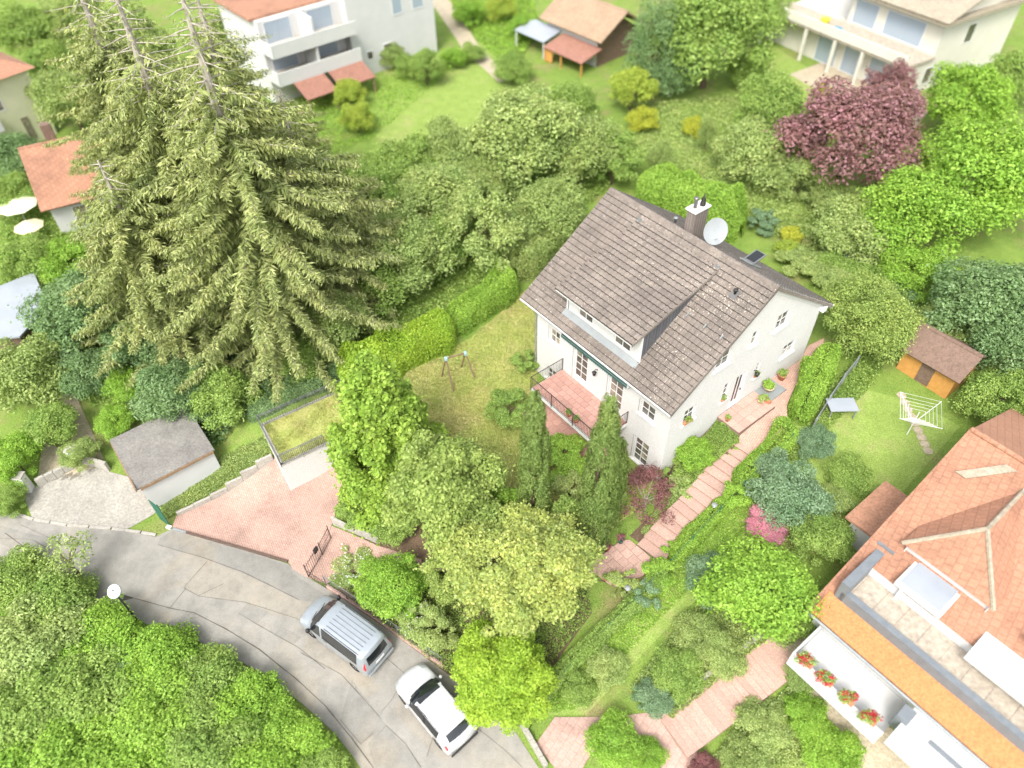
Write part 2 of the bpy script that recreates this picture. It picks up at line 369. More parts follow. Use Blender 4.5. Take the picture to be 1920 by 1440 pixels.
# --- asphalt
def asphalt(name, tint, tan=0.0):
    m, N, L, bs = new_mat(name); mp = pos_node(N, L)
    n = noise(N, L, mp, .28, 5, .62); base = ramp(N, L, n.outputs[0], [(.3, tuple(k*.84 for k in tint)), (.5, tint), (.72, (tint[0]*1.18, tint[1]*1.08, tint[2]*.94))]).outputs[0]
    if tan: base = mix(N, L, base, (tint[0]*1.25, tint[1]*1.05, tint[2]*.82), tan)
    g = noise(N, L, mp, 30, 3, .8); base = mix(N, L, base, ramp(N, L, g.outputs[0], [(.25, .72), (.75, 1.26)]).outputs[0], 1.0, 'MULTIPLY')
    st = noise(N, L, mp, 1.6, 6, .7); base = mix(N, L, base, ramp(N, L, st.outputs[0], [(.3, .8), (.55, 1.0), (.8, 1.1)]).outputs[0], 1.0, 'MULTIPLY')
    L.new(base, bs.inputs['Base Color']); bs.inputs['Roughness'].default_value = .9; bump(N, L, bs, g.outputs[0], .5, .012); return m
MAT['asphalt'] = asphalt('worn_asphalt', (.265, .253, .226))
MAT['asphalt_tan'] = asphalt('sandy_asphalt', (.268, .253, .22), .12)
MAT['asphalt_grey'] = asphalt('grey_asphalt_patch', (.228, .22, .198))
MAT['crack'] = M('crack_filler', (.13, .115, .095), (.09, .08, .065), 3, .95)
ROAD_UP = [(-260,890),(-100,930),(0,957),(62,977),(125,988),(208,994),(264,1001),(292,1007),(323,992),(432,1024),(541,1058),(549,1067),(607,1101),(680,1147),(743,1193),(811,1243),(900,1308),(962,1366),(1010,1440),(1070,1540),(1130,1640)]
ROAD_LO = [(800,1640),(715,1500),(660,1415),(625,1372),(565,1318),(490,1262),(410,1218),(330,1186),(230,1158),(120,1120),(0,1070),(-150,1018),(-300,965)]
road = sheet('road', ground_poly(ROAD_UP + ROAD_LO), MAT['asphalt'], .03)
def patch(px, m, k=0): return sheet('asphalt_patch', ground_poly(px), MAT[m], .036 + .004*k, road)
patch([(300,1010),(323,996),(432,1027),(541,1061),(549,1076),(607,1113),(600,1130),(562,1126),(455,1073),(380,1046),(296,1022)], 'asphalt_grey')
patch([(390,1050),(455,1075),(560,1126),(600,1134),(570,1170),(555,1160),(505,1152),(460,1130),(372,1118),(345,1103),(352,1085)], 'asphalt_tan')
patch([(464,1131),(504,1148),(483,1170),(447,1150)], 'asphalt_grey', 1)
patch([(527,1175),(566,1195),(552,1208),(512,1192)], 'asphalt_grey', 1)
patch([(660,1275),(724,1361),(706,1382),(696,1380),(677,1396),(660,1384),(638,1350)], 'asphalt_grey')
patch([(575,1190),(640,1235),(720,1290),(690,1310),(672,1300),(640,1265),(565,1225)], 'asphalt_tan')
patch([(722,1362),(760,1400),(812,1470),(745,1520),(700,1430),(690,1395)], 'asphalt_grey')
patch([(0,985),(60,1003),(120,1012),(90,1040),(40,1035),(0,1020)], 'asphalt_grey')
patch([(760,1300),(800,1345),(860,1410),(830,1430),(770,1370),(735,1330)], 'asphalt_tan')
for line, w in (([(205,1108),(240,1119),(319,1141),(365,1150),(424,1180),(486,1218),(555,1273),(611,1325),(660,1385),(700,1440),(740,1500)], .07),
          ([(296,1022),(380,1046),(455,1073),(562,1126)], .035), ([(345,1103),(390,1052)], .03), ([(345,1103),(372,1118),(420,1095)], .03),
          ([(319,1141),(350,1103)], .03), ([(372,1118),(460,1130),(555,1160),(610,1190)], .025), ([(447,1150),(480,1170),(560,1215),(610,1255)], .03),
          ([(565,1225),(640,1265),(672,1300),(712,1345),(716,1335),(735,1312),(745,1295)], .03), ([(724,1361),(706,1382)], .03), ([(724,1361),(760,1395),(790,1440)], .03),
          ([(638,1350),(677,1396),(700,1375)], .03), ([(10,1000),(50,1030),(70,1060)], .04), ([(40,985),(95,1010),(120,1050)], .03), ([(0,1010),(60,1012),(110,1040)], .03),
          ([(800,1420),(815,1375),(850,1340)], .03), ([(900,1370),(950,1410),(980,1440)], .03), ([(720,1230),(760,1265)], .03), ([(160,1000),(130,1040),(140,1075)], .04)):
    ribbon('crack', line, w, MAT['crack'], .052, road)

# --- paved drive, gate path, terrace, entry path
sheet('driveway', ground_poly([(323,989),(541,1055),(550,1069),(577,1084),(600,1045),(622,985),(642,930),(660,870),(600,850),(515,858),(332,967)]), MAT['drive'], .055)
sheet('gate_path', ground_poly([(578,1084),(601,1045),(622,987),(708,1024),(790,1050),(800,1090),(720,1080),(650,1072),(612,1096)]), MAT['drive'], .06)
sheet('entry_path', ground_poly([(1386,831),(1386,803),(1335,790),(1408,736),(1499,677),(1514,650),(1545,635),(1540,662),(1520,694),(1490,725),(1475,761),(1475,801),(1450,823),(1414,846)]), MAT['entry_pave'], .06)
TERR_PX = [(1090,1062),(1117,1050),(1162,1015),(1180,1014),(1205,1034),(1219,1047),(1216,1060),(1206,1081),(1187,1089),(1152,1102),(1137,1093),(1115,1075),(1095,1090)]
terrace = sheet('terrace', ground_poly(TERR_PX), MAT['slab_gap'], .05)
slabs('paving_slab', ground_poly(TERR_PX), .5, YAW, terrace, MAT['slab'], thick=.06, gap=.016, dz=.1)
# --- lawns and beds
LAWN_PX = [(640,738),(700,715),(800,680),(880,635),(940,585),(985,545),(1006,600),(1008,720),(1000,800),(1060,900),(1130,880),(1180,885),(1232,905),(1190,960),(1130,1000),(1000,1000),(900,1000),(800,960),(700,900),(640,850)]
lawn_xy = ground_poly(LAWN_PX)
sheet('lawn', lawn_xy, MAT['lawn'], .02)
for px, m in (([(1490,800),(1620,730),(1720,755),(1800,800),(1660,960),(1600,960),(1530,900)], 'meadow'), ([(1490,880),(1300,1000),(1060,1260),(1000,1340),(1100,1340),(1250,1180),(1420,1010)], 'meadow'),
              ([(680,140),(900,80),(990,150),(970,260),(750,285),(680,240)], 'meadow'), ([(1380,120),(1450,85),(1570,165),(1550,205),(1420,195)], 'meadow'),
              ([(170,700),(230,690),(270,770),(220,800),(180,760)], 'meadow'), ([(780,560),(900,480),(960,440),(1010,470),(860,570)], 'meadow'), ([(1200,190),(1500,200),(1560,330),(1480,420),(1330,330),(1180,290)], 'meadow')):
    sheet('grass_patch', ground_poly(px), MAT[m], .022)
sheet('flower_bed', ground_poly([(700,990),(800,960),(1000,985),(1130,1000),(1090,1060),(1110,1150),(1000,1300),(960,1362),(811,1248),(743,1198),(620,1108),(700,1080),(800,1085),(790,1048),(708,1024),(626,984)]), MAT['soil'], .018)
sheet('flower_bed', ground_poly([(1180,1005),(1225,960),(1235,895),(1330,795),(1385,800),(1385,830),(1300,925),(1215,1030)]), MAT['soil'], .018)
MAT['sand'] = M('sandy_ground', (.42, .36, .26), (.35, .30, .215), 1, .9, fine=8)
MAT['rose_path'] = BRICK('rose_path', (.43, .285, .24), (.39, .255, .21), (.27, .18, .15), .4, .35, YAW)
sheet('neighbour_paving', ground_poly([(1005,1395),(1040,1345),(1150,1345),(1250,1332),(1312,1420),(1265,1462),(1190,1400),(1110,1410),(1070,1480)]), MAT['rose_path'], .04)
sheet('sandy_strip', ground_poly([(1510,1300),(1565,1265),(1740,1430),(1720,1480),(1620,1480)]), MAT['sand'], .03)
sheet('cream_landing', ground_poly([(1445,1200),(1490,1165),(1535,1215),(1498,1258)]), MAT['sand'], .06)
sheet('concrete_yard', ground_poly([(45,930),(100,890),(180,878),(262,900),(300,955),(283,968),(240,992),(125,986),(62,975)]), MAT['concrete_yard'], .03)
sheet('sandy_path', ground_poly([(115,740),(140,735),(195,860),(150,900),(70,905),(80,830),(140,850)]), MAT['sand'], .03)
sheet('garden_path', ground_poly([(805,0),(840,-5),(900,90),(960,150),(935,155),(870,95)]), MAT['sand'], .03)
sheet('pale_patio', ground_poly([(1480,140),(1560,185),(1700,260),(1740,210),(1560,110)]), MAT['sand'], .03)
# ------------------------------------------------------------------ the white house
L_, D_, H_ = 12.0, 13.553, 4.691
SL = H_ / (D_ / 2); FWALL, GWALL, LWALL, RWALL = .38, 11.8, 1.1, 12.62
house = thing('white_house', 'white rendered house with weathered brown tiled roof and wide dormer', 'house', (0, 0, 0), YAW)
def under_roof(y): return 8 - .1 + SL * (y if y < D_/2 else D_ - y)
def holed(name, outline, holes, to3, depth, m, parent):
    """flat wall (convex outline in u, z) with rectangular openings and their reveals"""
    us = sorted({p[0] for p in outline} | {h[k] for h in holes for k in (0, 1)}); zs = sorted({p[1] for p in outline} | {h[k] for h in holes for k in (2, 3)})
    mb = MB(); out = outline if area(outline) > 0 else outline[::-1]
    for i in range(len(us)-1):
        for j in range(len(zs)-1):
            cu, cz = (us[i]+us[i+1])/2, (zs[j]+zs[j+1])/2
            if any(h[0] < cu < h[1] and h[2] < cz < h[3] for h in holes): continue
            c = clip_rect(out, us[i], us[i+1], zs[j], zs[j+1])
            if len(c) >= 3 and abs(area(c)) > 1e-6: mb.face([to3(u, z, 0) for u, z in c])
    for a, b, c, d in holes:
        for (p, q) in (((a, c), (b, c)), ((b, c), (b, d)), ((b, d), (a, d)), ((a, d), (a, c))):
            mb.face([to3(*p, 0), to3(*q, 0), to3(*q, -depth), to3(*p, -depth)])
    ob = mb.build(name, m, parent)
    bm = bmesh.new(); bm.from_mesh(ob.data); bmesh.ops.remove_doubles(bm, verts=bm.verts, dist=1e-4); bmesh.ops.recalc_face_normals(bm, faces=bm.faces); bm.to_mesh(ob.data); bm.free()
    return ob
def window(parent, to3, u0, u1, z0, z1, cols, rows, depth=.14, sill=True, name='window', frame=.07, mm=None, glass=None, solid_base=0.0):
    """framed window set in its opening: frame and glazing bars, panes one by one, sill"""
    mm = mm or MAT['white']; glass = glass or MAT['glass']
    def bar(mb, a, b, c, d, n0, n1):
        o = np.array(to3(a, c, n0)); mb.solid(o, np.array(to3(b, c, n0))-o, np.array(to3(a, d, n0))-o, np.array(to3(a, c, n1))-o)
    w = MB(); n0, n1 = -depth, -depth+.06
    bar(w, u0, u0+frame, z0, z1, n0, n1); bar(w, u1-frame, u1, z0, z1, n0, n1)
    bar(w, u0+frame, u1-frame, z0, z0+frame+solid_base, n0, n1); bar(w, u0+frame, u1-frame, z1-frame, z1, n0, n1)
    a0, a1, b0, b1 = u0+frame, u1-frame, z0+frame+solid_base, z1-frame
    for i in range(1, cols):
        u = a0 + (a1-a0)*i/cols; t = .045 if (i*2 == cols and name != 'door') else .028; bar(w, u-t/2, u+t/2, b0, b1, n0+.006, n1-.004)
    for j in range(1, rows):
        z = b0 + (b1-b0)*j/rows; bar(w, a0, a1, z-.016, z+.016, n0+.009, n1-.007)
    fr = w.build(name, mm, parent)
    for i in range(cols):
        for j in range(rows):
            p = MB(); bar(p, a0+(a1-a0)*i/cols+.012, a0+(a1-a0)*(i+1)/cols-.012, b0+(b1-b0)*j/rows+.012, b0+(b1-b0)*(j+1)/rows-.012, n0+.016, n0+.03)
            p.build('pane', glass, fr)
    if sill:
        s = MB(); bar(s, u0-.16, u1+.16, z0-.09, z0-.002, -depth+.062, .10); s.build('sill', MAT['white'], fr)
    bk = MB(); bar(bk, u0, u1, z0, z1, -depth-.05, -depth-.01); bk.build('black_backing', MAT['black'], fr)  # black panel closes the opening behind the panes
    return fr
tF = lambda u, z, n: (u, FWALL - n, z)          # front wall: u = x, outward -y
tG = lambda u, z, n: (GWALL + n, u, z)          # gable wall: u = y, outward +x
tD = lambda u, z, n: (u, .92 - n, z)            # dormer front
FH = [(2.27, 3.13, 5.98, 7.05), (4.45, 5.55, 4.56, 7.05), (7.3, 8.4, 4.56, 7.05), (9.75, 10.75, 5.98, 7.05), (9.72, 10.78, 2.1, 4.05), (2.1, 2.95, 2.75, 3.75)]
GH = [(8.1, 9.15, 8.86, 9.98), (6.02, 6.52, 8.95, 9.98), (3.28, 4.36, 8.86, 9.98), (9.85, 10.95, 5.78, 6.75), (7.42, 7.82, 5.75, 6.9), (5.55, 6.6, 4.42, 6.9), (4.66, 5.14, 5.6, 6.98), (1.5, 2.36, 5.98, 7.05)]
DH = [tuple(v) for v in []]
def _dw(px, py): p = house_xyz(on_plane(px, py, EY, .92)); return p
z3 = lambda x, y: (960 + x/4.5, 540 + y/4.5)
a, b, c, d = _dw(*z3(572, 180)), _dw(*z3(672, 300)), _dw(*z3(875, 410)), _dw(*z3(985, 545))
DH = [(3.98, 5.16, 8.80, 9.85), (6.84, 8.06, 8.80, 9.85)]
wf = holed('front_wall', [(LWALL, 1.2), (GWALL, 1.2), (GWALL, under_roof(FWALL)), (LWALL, under_roof(FWALL))], FH, tF, .15, MAT['wall'], house)
wg = holed('gable_wall', [(FWALL, 1.2), (RWALL, 1.2), (RWALL, under_roof(RWALL)), (D_/2, under_roof(D_/2)), (FWALL, under_roof(FWALL))], GH, tG, .15, MAT['wall'], house)
MB().face([(LWALL, FWALL, 1.2), (LWALL, RWALL, 1.2), (LWALL, RWALL, under_roof(RWALL)), (LWALL, D_/2, under_roof(D_/2)), (LWALL, FWALL, under_roof(FWALL))]).build('side_wall', MAT['wall'], house)
MB().face([(LWALL, RWALL, 1.2), (GWALL, RWALL, 1.2), (GWALL, RWALL, under_roof(RWALL)), (LWALL, RWALL, under_roof(RWALL))]).build('rear_wall', MAT['wall'], house)
window(house, tF, *FH[0], 2, 2); window(house, tF, *FH[3], 2, 2); window(house, tF, *FH[4], 2, 4); window(house, tF, *FH[5], 2, 2)
for h in FH[1:3]: tag(window(house, tF, *h, 2, 4, sill=False, name='balcony_door', solid_base=.22, frame=.09), 'white glazed balcony door')
for h, cc, rr in ((GH[0], 2, 2), (GH[1], 1, 2), (GH[2], 2, 2), (GH[3], 2, 2), (GH[4], 1, 3), (GH[6], 1, 3), (GH[7], 2, 2)): window(house, tG, *h, cc, rr)
# roller shutter guides beside the front windows
for h in (FH[0], FH[1], FH[2], FH[3], FH[4]):
    MB().box(h[0]-.13, h[0]-.105, FWALL-.02, FWALL+.01, h[2]-.02, h[3]+.02).build('shutter_guide', MAT['zinc'], house)
# entrance door, white with two dark glazed strips
y0, y1, q0, q1 = GH[5]
dr = MB().box(GWALL-.15, GWALL-.09, y0+.02, y1-.02, q0, q1-.02).build('entrance_door', MAT['white'], house)
MAT['plum'] = GLASS('plum_glass', (.06, .02, .03), .1)
for k in (0, 1): MB().box(GWALL-.092, GWALL-.08, y0+.3+k*.28, y0+.45+k*.28, q0+.35, q1-.18).build('glazed_strip', MAT['plum'], dr)
MB().box(GWALL-.09, GWALL-.03, y1-.17, y1-.13, q0+.95, q0+1.1).build('handle', MAT['iron'], dr)
# ---- roof shell
MAT['under'] = M('roof_underside', (.5, .5, .48), (.42, .42, .4), 3, .8)
def slab_on(x0, x1, ya, za, yb, zb, t):
    n = np.array([0, -(zb-za), yb-ya]); n /= np.linalg.norm(n); return MB().prism([(x0, ya, za), (x1, ya, za), (x1, yb, zb), (x0, yb, zb)], -n*t)
roof = slab_on(0.02, L_-.02, .03, 8-.045, D_/2, 8+H_-.06, .10).build('roof', MAT['under'], house)
slab_on(0.02, L_-.02, D_-.03, 8-.045, D_/2, 8+H_-.06, .10).build('rear_roof_deck', MAT['under'], roof)
DX0, DX1, DYA, DZA, DYB = 2.95, 8.86, .06, 10.47, 6.2
DZB = 8 + SL * DYB
slab_on(DX0+.02, DX1-.02, DYA+.02, DZA-.035, DYB, DZB-.05, .10).build('dormer_deck', MAT['under'], roof)
# ---- roof tiles: an interlocking concrete pantile, lapped course over course
def tile_shader():
    m, N, L, bs = new_mat('weathered_roof_tile'); mp = pos_node(N, L)
    base = ramp(N, L, rnd_node(N, L), [(0, (.155, .130, .112)), (.5, (.177, .149, .128)), (1, (.200, .170, .146))]).outputs[0]
    n = noise(N, L, mp, .42, 5, .62); base = mix(N, L, base, ramp(N, L, n.outputs[0], [(.3, .78), (.55, 1.0), (.75, 1.35)]).outputs[0], 1.0, 'MULTIPLY')
    g = noise(N, L, mp, 22, 3, .75); base = mix(N, L, base, ramp(N, L, g.outputs[0], [(.28, .68), (.72, 1.3)]).outputs[0], 1.0, 'MULTIPLY')
    # lichen: pale crusts, more of them in drifts
    li = noise(N, L, mp, 15, 2, .5); dr = noise(N, L, mp, .33, 3, .6)
    th_ = N.new('ShaderNodeMath'); th_.operation = 'MULTIPLY_ADD'; L.new(dr.outputs[0], th_.inputs[0]); th_.inputs[1].default_value = .34; L.new(li.outputs[0], th_.inputs[2])
    spot = ramp(N, L, th_.outputs[0], [(.83, 0), (.865, .75)]); base = mix(N, L, base, (.56, .52, .44), spot.outputs[0])
    mo = noise(N, L, mp, 1.4, 5, .7); ms = ramp(N, L, mo.outputs[0], [(.58, 0), (.74, .5)]); base = mix(N, L, base, (.36, .32, .25), ms.outputs[0])
    L.new(base, bs.inputs['Base Color']); bs.inputs['Roughness'].default_value = .88; bump(N, L, bs, g.outputs[0], .4, .008); return m
MAT['tile'] = tile_shader(); MAT['edge_shade'] = M('tile_edge_shade', (.05, .042, .036), (.035, .03, .026), 3, .95)  # near-black tile noses paint the shadow line between courses
TW, TC = .30, .345
def tile_mesh():
    us = np.array([0, .03, .09, .15, .19, .245, .30]) ; hs = np.array([.034, .052, .012, .004, .036, .054, .034])
    V = []; F = []; n = len(us)
    for (v, lift) in ((.042, .055), (TC + .05, .0)):
        for u, h in zip(us, hs): V.append((u, v, h + lift))
    for u, h in zip(us, hs): V.append((u, 0, h*.4 + .004))
    for i in range(n-1): F.append((i, i+1, n+i+1, n+i)); F.append((2*n+i, 2*n+i+1, i+1, i))
    return np.array(V), F
TV, TF = tile_mesh(); tme = bpy.data.meshes.new('roof_tile'); tme.from_pydata([tuple(v) for v in TV], [], TF); tme.materials.append(MAT['tile']); tme.materials.append(MAT['edge_shade']); tme.polygons.foreach_set('material_index', np.array([k % 2 for k in range(len(TF))], np.int32))
def slope_tiles(x0, x1, ya, za, yb, zb, skip=None):
    """positions (4x4 in house space) of the tiles of one slope; ya, za = eave, yb, zb = ridge"""
    d = np.array([0, yb-ya, zb-za]); Ln = np.linalg.norm(d); d /= Ln; sx = 1 if yb > ya else -1
    X = np.array([sx, 0, 0.]); n = np.cross(X, d); out = []; nx = int(round((x1-x0)/TW)); w = (x1-x0)/nx; ny = int(Ln/TC); c = Ln/ny
    for j in range(ny):
        for i in range(nx):
            u = x0 + i*w if sx > 0 else x1 - i*w
            o = np.array([u, ya, za]) + d*(j*c - .03) + n*random.uniform(-.004, .004)
            mid = o + X*w/2 + d*c/2
            if skip and skip(mid): continue
            s = random.uniform(-.006, .006)
            out.append(np.array([[X[0]*w/TW, d[0], n[0], o[0]], [X[1], d[1]*c/TC, n[1] + s, o[1]], [X[2], d[2]*c/TC, n[2], o[2]], [0, 0, 0, 1]]))
    return out
under_dormer = lambda p: DX0+.1 < p[0] < DX1-.1 and p[1] > .66 and p[1] < DYB
def in_strip(p): return under_dormer(p)
T_main = slope_tiles(0, L_, 0, 8, D_/2, 8+H_-.02, in_strip)
T_dorm = slope_tiles(DX0, DX1, DYA, DZA, DYB+.1, DZB+.03)
T_rear = slope_tiles(0, L_, D_, 8, D_/2, 8+H_-.02)
HM = np.array([[CY, -SY, 0, 0], [SY, CY, 0, 0], [0, 0, 1, 0], [0, 0, 0, 1.]])
vis = sorted(T_main + T_dorm, key=lambda m: np.linalg.norm((HM @ m)[:3, 3] - CAM))
for m in vis[:296]:
    o = bpy.data.objects.new('roof_tile', tme); col.objects.link(o); o.parent = roof; o.matrix_local = Matrix(m.tolist())
def joined_tiles(ms, name):
    ms = np.array(ms); V = np.c_[TV, np.ones(len(TV))]; W = np.einsum('kij,vj->kvi', ms, V)[:, :, :3]
    Q = np.array(TF)[None] + (np.arange(len(ms)) * len(TV))[:, None, None]
    o = link(name, np_mesh(name, W.reshape(-1, 3), Q.reshape(-1, 4)), MAT['tile'], roof); o['kind'] = 'stuff'; o.data.materials.append(MAT['edge_shade'])
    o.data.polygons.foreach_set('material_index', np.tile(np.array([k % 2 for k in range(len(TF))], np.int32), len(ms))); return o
joined_tiles(vis[296:] + T_rear, 'roof_tiles')
# ridge caps
rc = MB(); prof = [(-.17, -.10), (-.12, -.01), (-.05, .05), (.05, .05), (.12, -.01), (.17, -.10)]
for i in range(30):
    x = i*.4; lift = .008; m = MB()
    A = [(x, D_/2+p, 8+H_+.03+q) for p, q in prof]; B = [(x+.43, D_/2+p*1.06, 8+H_+.03+q*1.0+.015) for p, q in prof]
    if x + .43 > L_: B = [(L_+.02, p[1], p[2]) for p in B]
    for k in range(5): m.face((A[k], A[k+1], B[k+1], B[k]))
    m.face(A); m.face(B[::-1]); m.build('ridge_cap', MAT['tile'], roof)
# verge boards, fascia, gutters, soffit
for x in (-.02, L_-.02):
    for ya, yb in ((-.03, D_/2), (D_+.03, D_/2)):
        za, zb = 8 + SL*(min(ya, D_-ya)) - .03, 8+H_-.03
        MB().prism([(x, ya, za+.04), (x, yb, zb+.04), (x, yb, zb-.17), (x, ya, za-.17)], (.04, 0, 0)).build('verge_board', MAT['tile'] if x > 1 else MAT['fascia'], house)
def gutter(y, out, z, x0, x1):
    m = MB(); P = [(out*.0, 0), (out*.02, -.07), (out*.06, -.10), (out*.11, -.08), (out*.13, -.01)]
    for (a, b), (c, d) in zip(P[:-1], P[1:]):
        m.face(((x0, y+a, z+b), (x1, y+a, z+b), (x1, y+c, z+d), (x0, y+c, z+d)))
        m.face(((x0, y+a*.92, z+b+.012), (x0, y+c*.92, z+d+.012), (x1, y+c*.92, z+d+.012), (x1, y+a*.92, z+b+.012)))
    return m.build('gutter', MAT['fascia'], house)
gutter(.0, -1, 7.99, -.02, L_+.02); gutter(D_, 1, 7.99, -.02, L_+.02)
MB().box(LWALL, GWALL, .06, FWALL, 7.82, 7.86).build('soffit', MAT['white'], house)
MB().box(0, L_, .03, .06, 7.78, 7.94).build('fascia', MAT['fascia'], house)
MB().box(0, L_, D_-.06, D_-.03, 7.78, 7.94).build('fascia', MAT['fascia'], house)
MB().tube([(LWALL-.06, -.04, 7.88), (LWALL-.06, FWALL-.06, 7.6), (LWALL-.06, FWALL-.06, 2.2)], .045, 8).build('downpipe', MAT['zinc'], house)
MB().prism([(GWALL+.001, FWALL, 7.7), (GWALL+.001, D_/2, 8+H_-.32), (GWALL+.001, D_/2, 8+H_-.2), (GWALL+.001, FWALL, 7.86)], (.03, 0, 0)).build('gable_trim', MAT['white'], house)
MB().prism([(GWALL+.001, RWALL, 8.22), (GWALL+.001, D_/2, 8+H_-.42), (GWALL+.001, D_/2, 8+H_-.16), (GWALL+.001, RWALL, 8.5)], (.05, 0, 0)).build('gable_trim', MAT['white'], house)
MB().box(GWALL-.05, GWALL+.28, RWALL-.1, RWALL+.22, 8.0, 8.32).build('rear_eave_box', MAT['white'], house)
# ---- dormer
dw = holed('dormer_front', [(3.19, 8.5), (8.68, 8.5), (8.68, 10.62), (3.19, 10.62)], DH, tD, .10, MAT['wall'], house)
for h in DH: window(dw, tD, *h, 2, 1, depth=.09, sill=False, frame=.07)
MAT['slate'] = BRICK('slate_cladding', (.115, .115, .125), (.095, .095, .105), (.05, .05, .055), .3, .14, 0, .012, .2)
for x, s in ((8.68, 1), (3.19, -1)):
    dz = lambda y: DZA + (DZB-DZA)*(y-DYA)/(DYB-DYA) - .12
    poly = [(x, .93, 8+SL*.93-.06), (x, DYB-.05, 8+SL*DYB-.1), (x, .93, dz(.93))]
    MB().prism(poly, (.05*s, 0, 0)).build('dormer_cheek', MAT['slate'], house)
for x in (8.74, 3.07): MB().box(x-.05, x+.05, .90, .98, 8.62, 10.55).build('corner_board', MAT['white'], dw)
ap = MB(); nrm = np.array([0, -SL, 1]) / math.hypot(1, SL)
ap.prism([np.array((3.0, .60, 8+SL*.60)) + nrm*.075, np.array((8.8, .60, 8+SL*.60)) + nrm*.075, np.array((8.8, .93, 8+SL*.93)) + nrm*.06, np.array((3.0, .93, 8+SL*.93)) + nrm*.06], nrm*.012)
ap.build('lead_apron', MAT['zinc'], house)
for x0 in (DX0-.02, DX1-.02):
    MB().prism([(x0, DYA-.02, DZA+.03), (x0, DYB, DZB+.03), (x0, DYB, DZB-.13), (x0, DYA-.02, DZA-.13)], (.04, 0, 0)).build('dormer_verge', MAT['tile'], house)
MB().box(DX0, DX1, DYA+.02, DYA+.05, DZA-.15, DZA-.02).build('dormer_fascia', MAT['fascia'], house)
MB().box(DX0+.05, DX1-.05, DYA+.06, .92, 10.40, 10.43).build('dormer_soffit', MAT['white'], house)
# ---- chimney
ch = MB().box(5.38, 5.95, 7.2, 8.28, 11.4, 13.74).build('chimney', BRICK('chimney_slate', (.20, .165, .145), (.17, .14, .125), (.09, .075, .07), .3, .12, 0, .012, .2), roof)
MB().box(5.30, 6.03, 7.12, 8.36, 13.74, 13.84).build('chimney_cap', MAT['white'], house)
MAT['steel'] = M('flue_steel', (.3, .29, .28), (.2, .19, .185), 5, .35, metal=.8)
MB().lathe([(.10, 13.84), (.10, 14.35), (.14, 14.37), (.14, 14.45), (.08, 14.47)], (5.62, 7.5, 0), 12).build('flue_pipe', MAT['steel'], house, True)
MB().lathe([(.15, 13.84), (.15, 14.0), (.11, 14.12), (.13, 14.2), (.05, 14.36), (.03, 14.55)], (5.72, 8.0, 0), 12).build('flue_pipe', MAT['iron'], house, True)
MAT['parapet_dark'] = M('lead_plate', (.13, .13, .13), (.1, .1, .1), 4, .7)
# ---- small roof things: vents, glass tiles, snow hooks, skylights
def on_roof(x, y, dn=0.0, rear=False):
    p = np.array((x, y, 8 + SL*(y if not rear else D_-y))); return p + (nrm if not rear else nrm*(1, -1, 1))*dn
for x, y in ((10.43, 5.6),):
    b = MB(); p = on_roof(x, y, .06); b.prism([on_roof(x-.2, y-.22, .08), on_roof(x+.2, y-.22, .08), on_roof(x+.2, y+.2, .08), on_roof(x-.2, y+.2, .08)], nrm*.01); b.build('vent_plate', MAT['parapet_dark'], roof)
    MB().lathe([(.07, 0), (.07, .22), (.12, .23), (.12, .3), (.04, .33)], on_roof(x, y, .05), 10).build('vent_pipe', MAT['iron'], roof, True)
for x, y in ((8.55, 6.1), (2.9, 6.1)):
    for k in (0, .16): MB().prism([on_roof(x+k, y-.2, .09), on_roof(x+k+.11, y-.2, .09), on_roof(x+k+.11, y+.17, .085), on_roof(x+k, y+.17, .085)], nrm*.01).build('glass_tile', GLASS('glass_tile', (.12, .14, .14), .1) if 'gt' not in MAT else MAT['gt'], roof)
for x, y in ((9.15, 3.8), (10.32, 3.79), (11.4, 3.79), (9.2, 3.0), (10.0, 2.2)):
    if y > 3: MB().prism([on_roof(x, y-.1, .05), on_roof(x+.05, y-.1, .05), on_roof(x+.05, y+.1, .07), on_roof(x, y+.1, .07)], nrm*.12).build('snow_hook', MAT['zinc'], roof)
MB().lathe([(.08, 0), (.08, .35), (.12, .36), (.12, .42)], on_roof(4.1, 8.0, 0, True), 10).build('vent_pipe', MAT['zinc'], roof, True)
sk = MB().prism([on_roof(8.3, 8.6, .1, True), on_roof(9.1, 8.6, .1, True), on_roof(9.1, 9.7, .1, True), on_roof(8.3, 9.7, .1, True)], (0, .02, .07)).build('skylight', MAT['zinc'], roof)
sh = MB(); a = on_roof(8.35, 8.9, .14, True); b = on_roof(9.05, 8.9, .14, True); sh.prism([a, b, b + (0, 1.05, .12), a + (0, 1.05, .12)], (0, -.01, .06)); sh = sh.build('skylight_sash', MAT['rail'], roof); MB().prism([a+(.08, .08, .072), b+(-.08, .08, .072), b+(-.08, .97, .175), a+(.08, .97, .175)], (0, 0, .01)).build('skylight_pane', MAT['glass_dark'], roof)
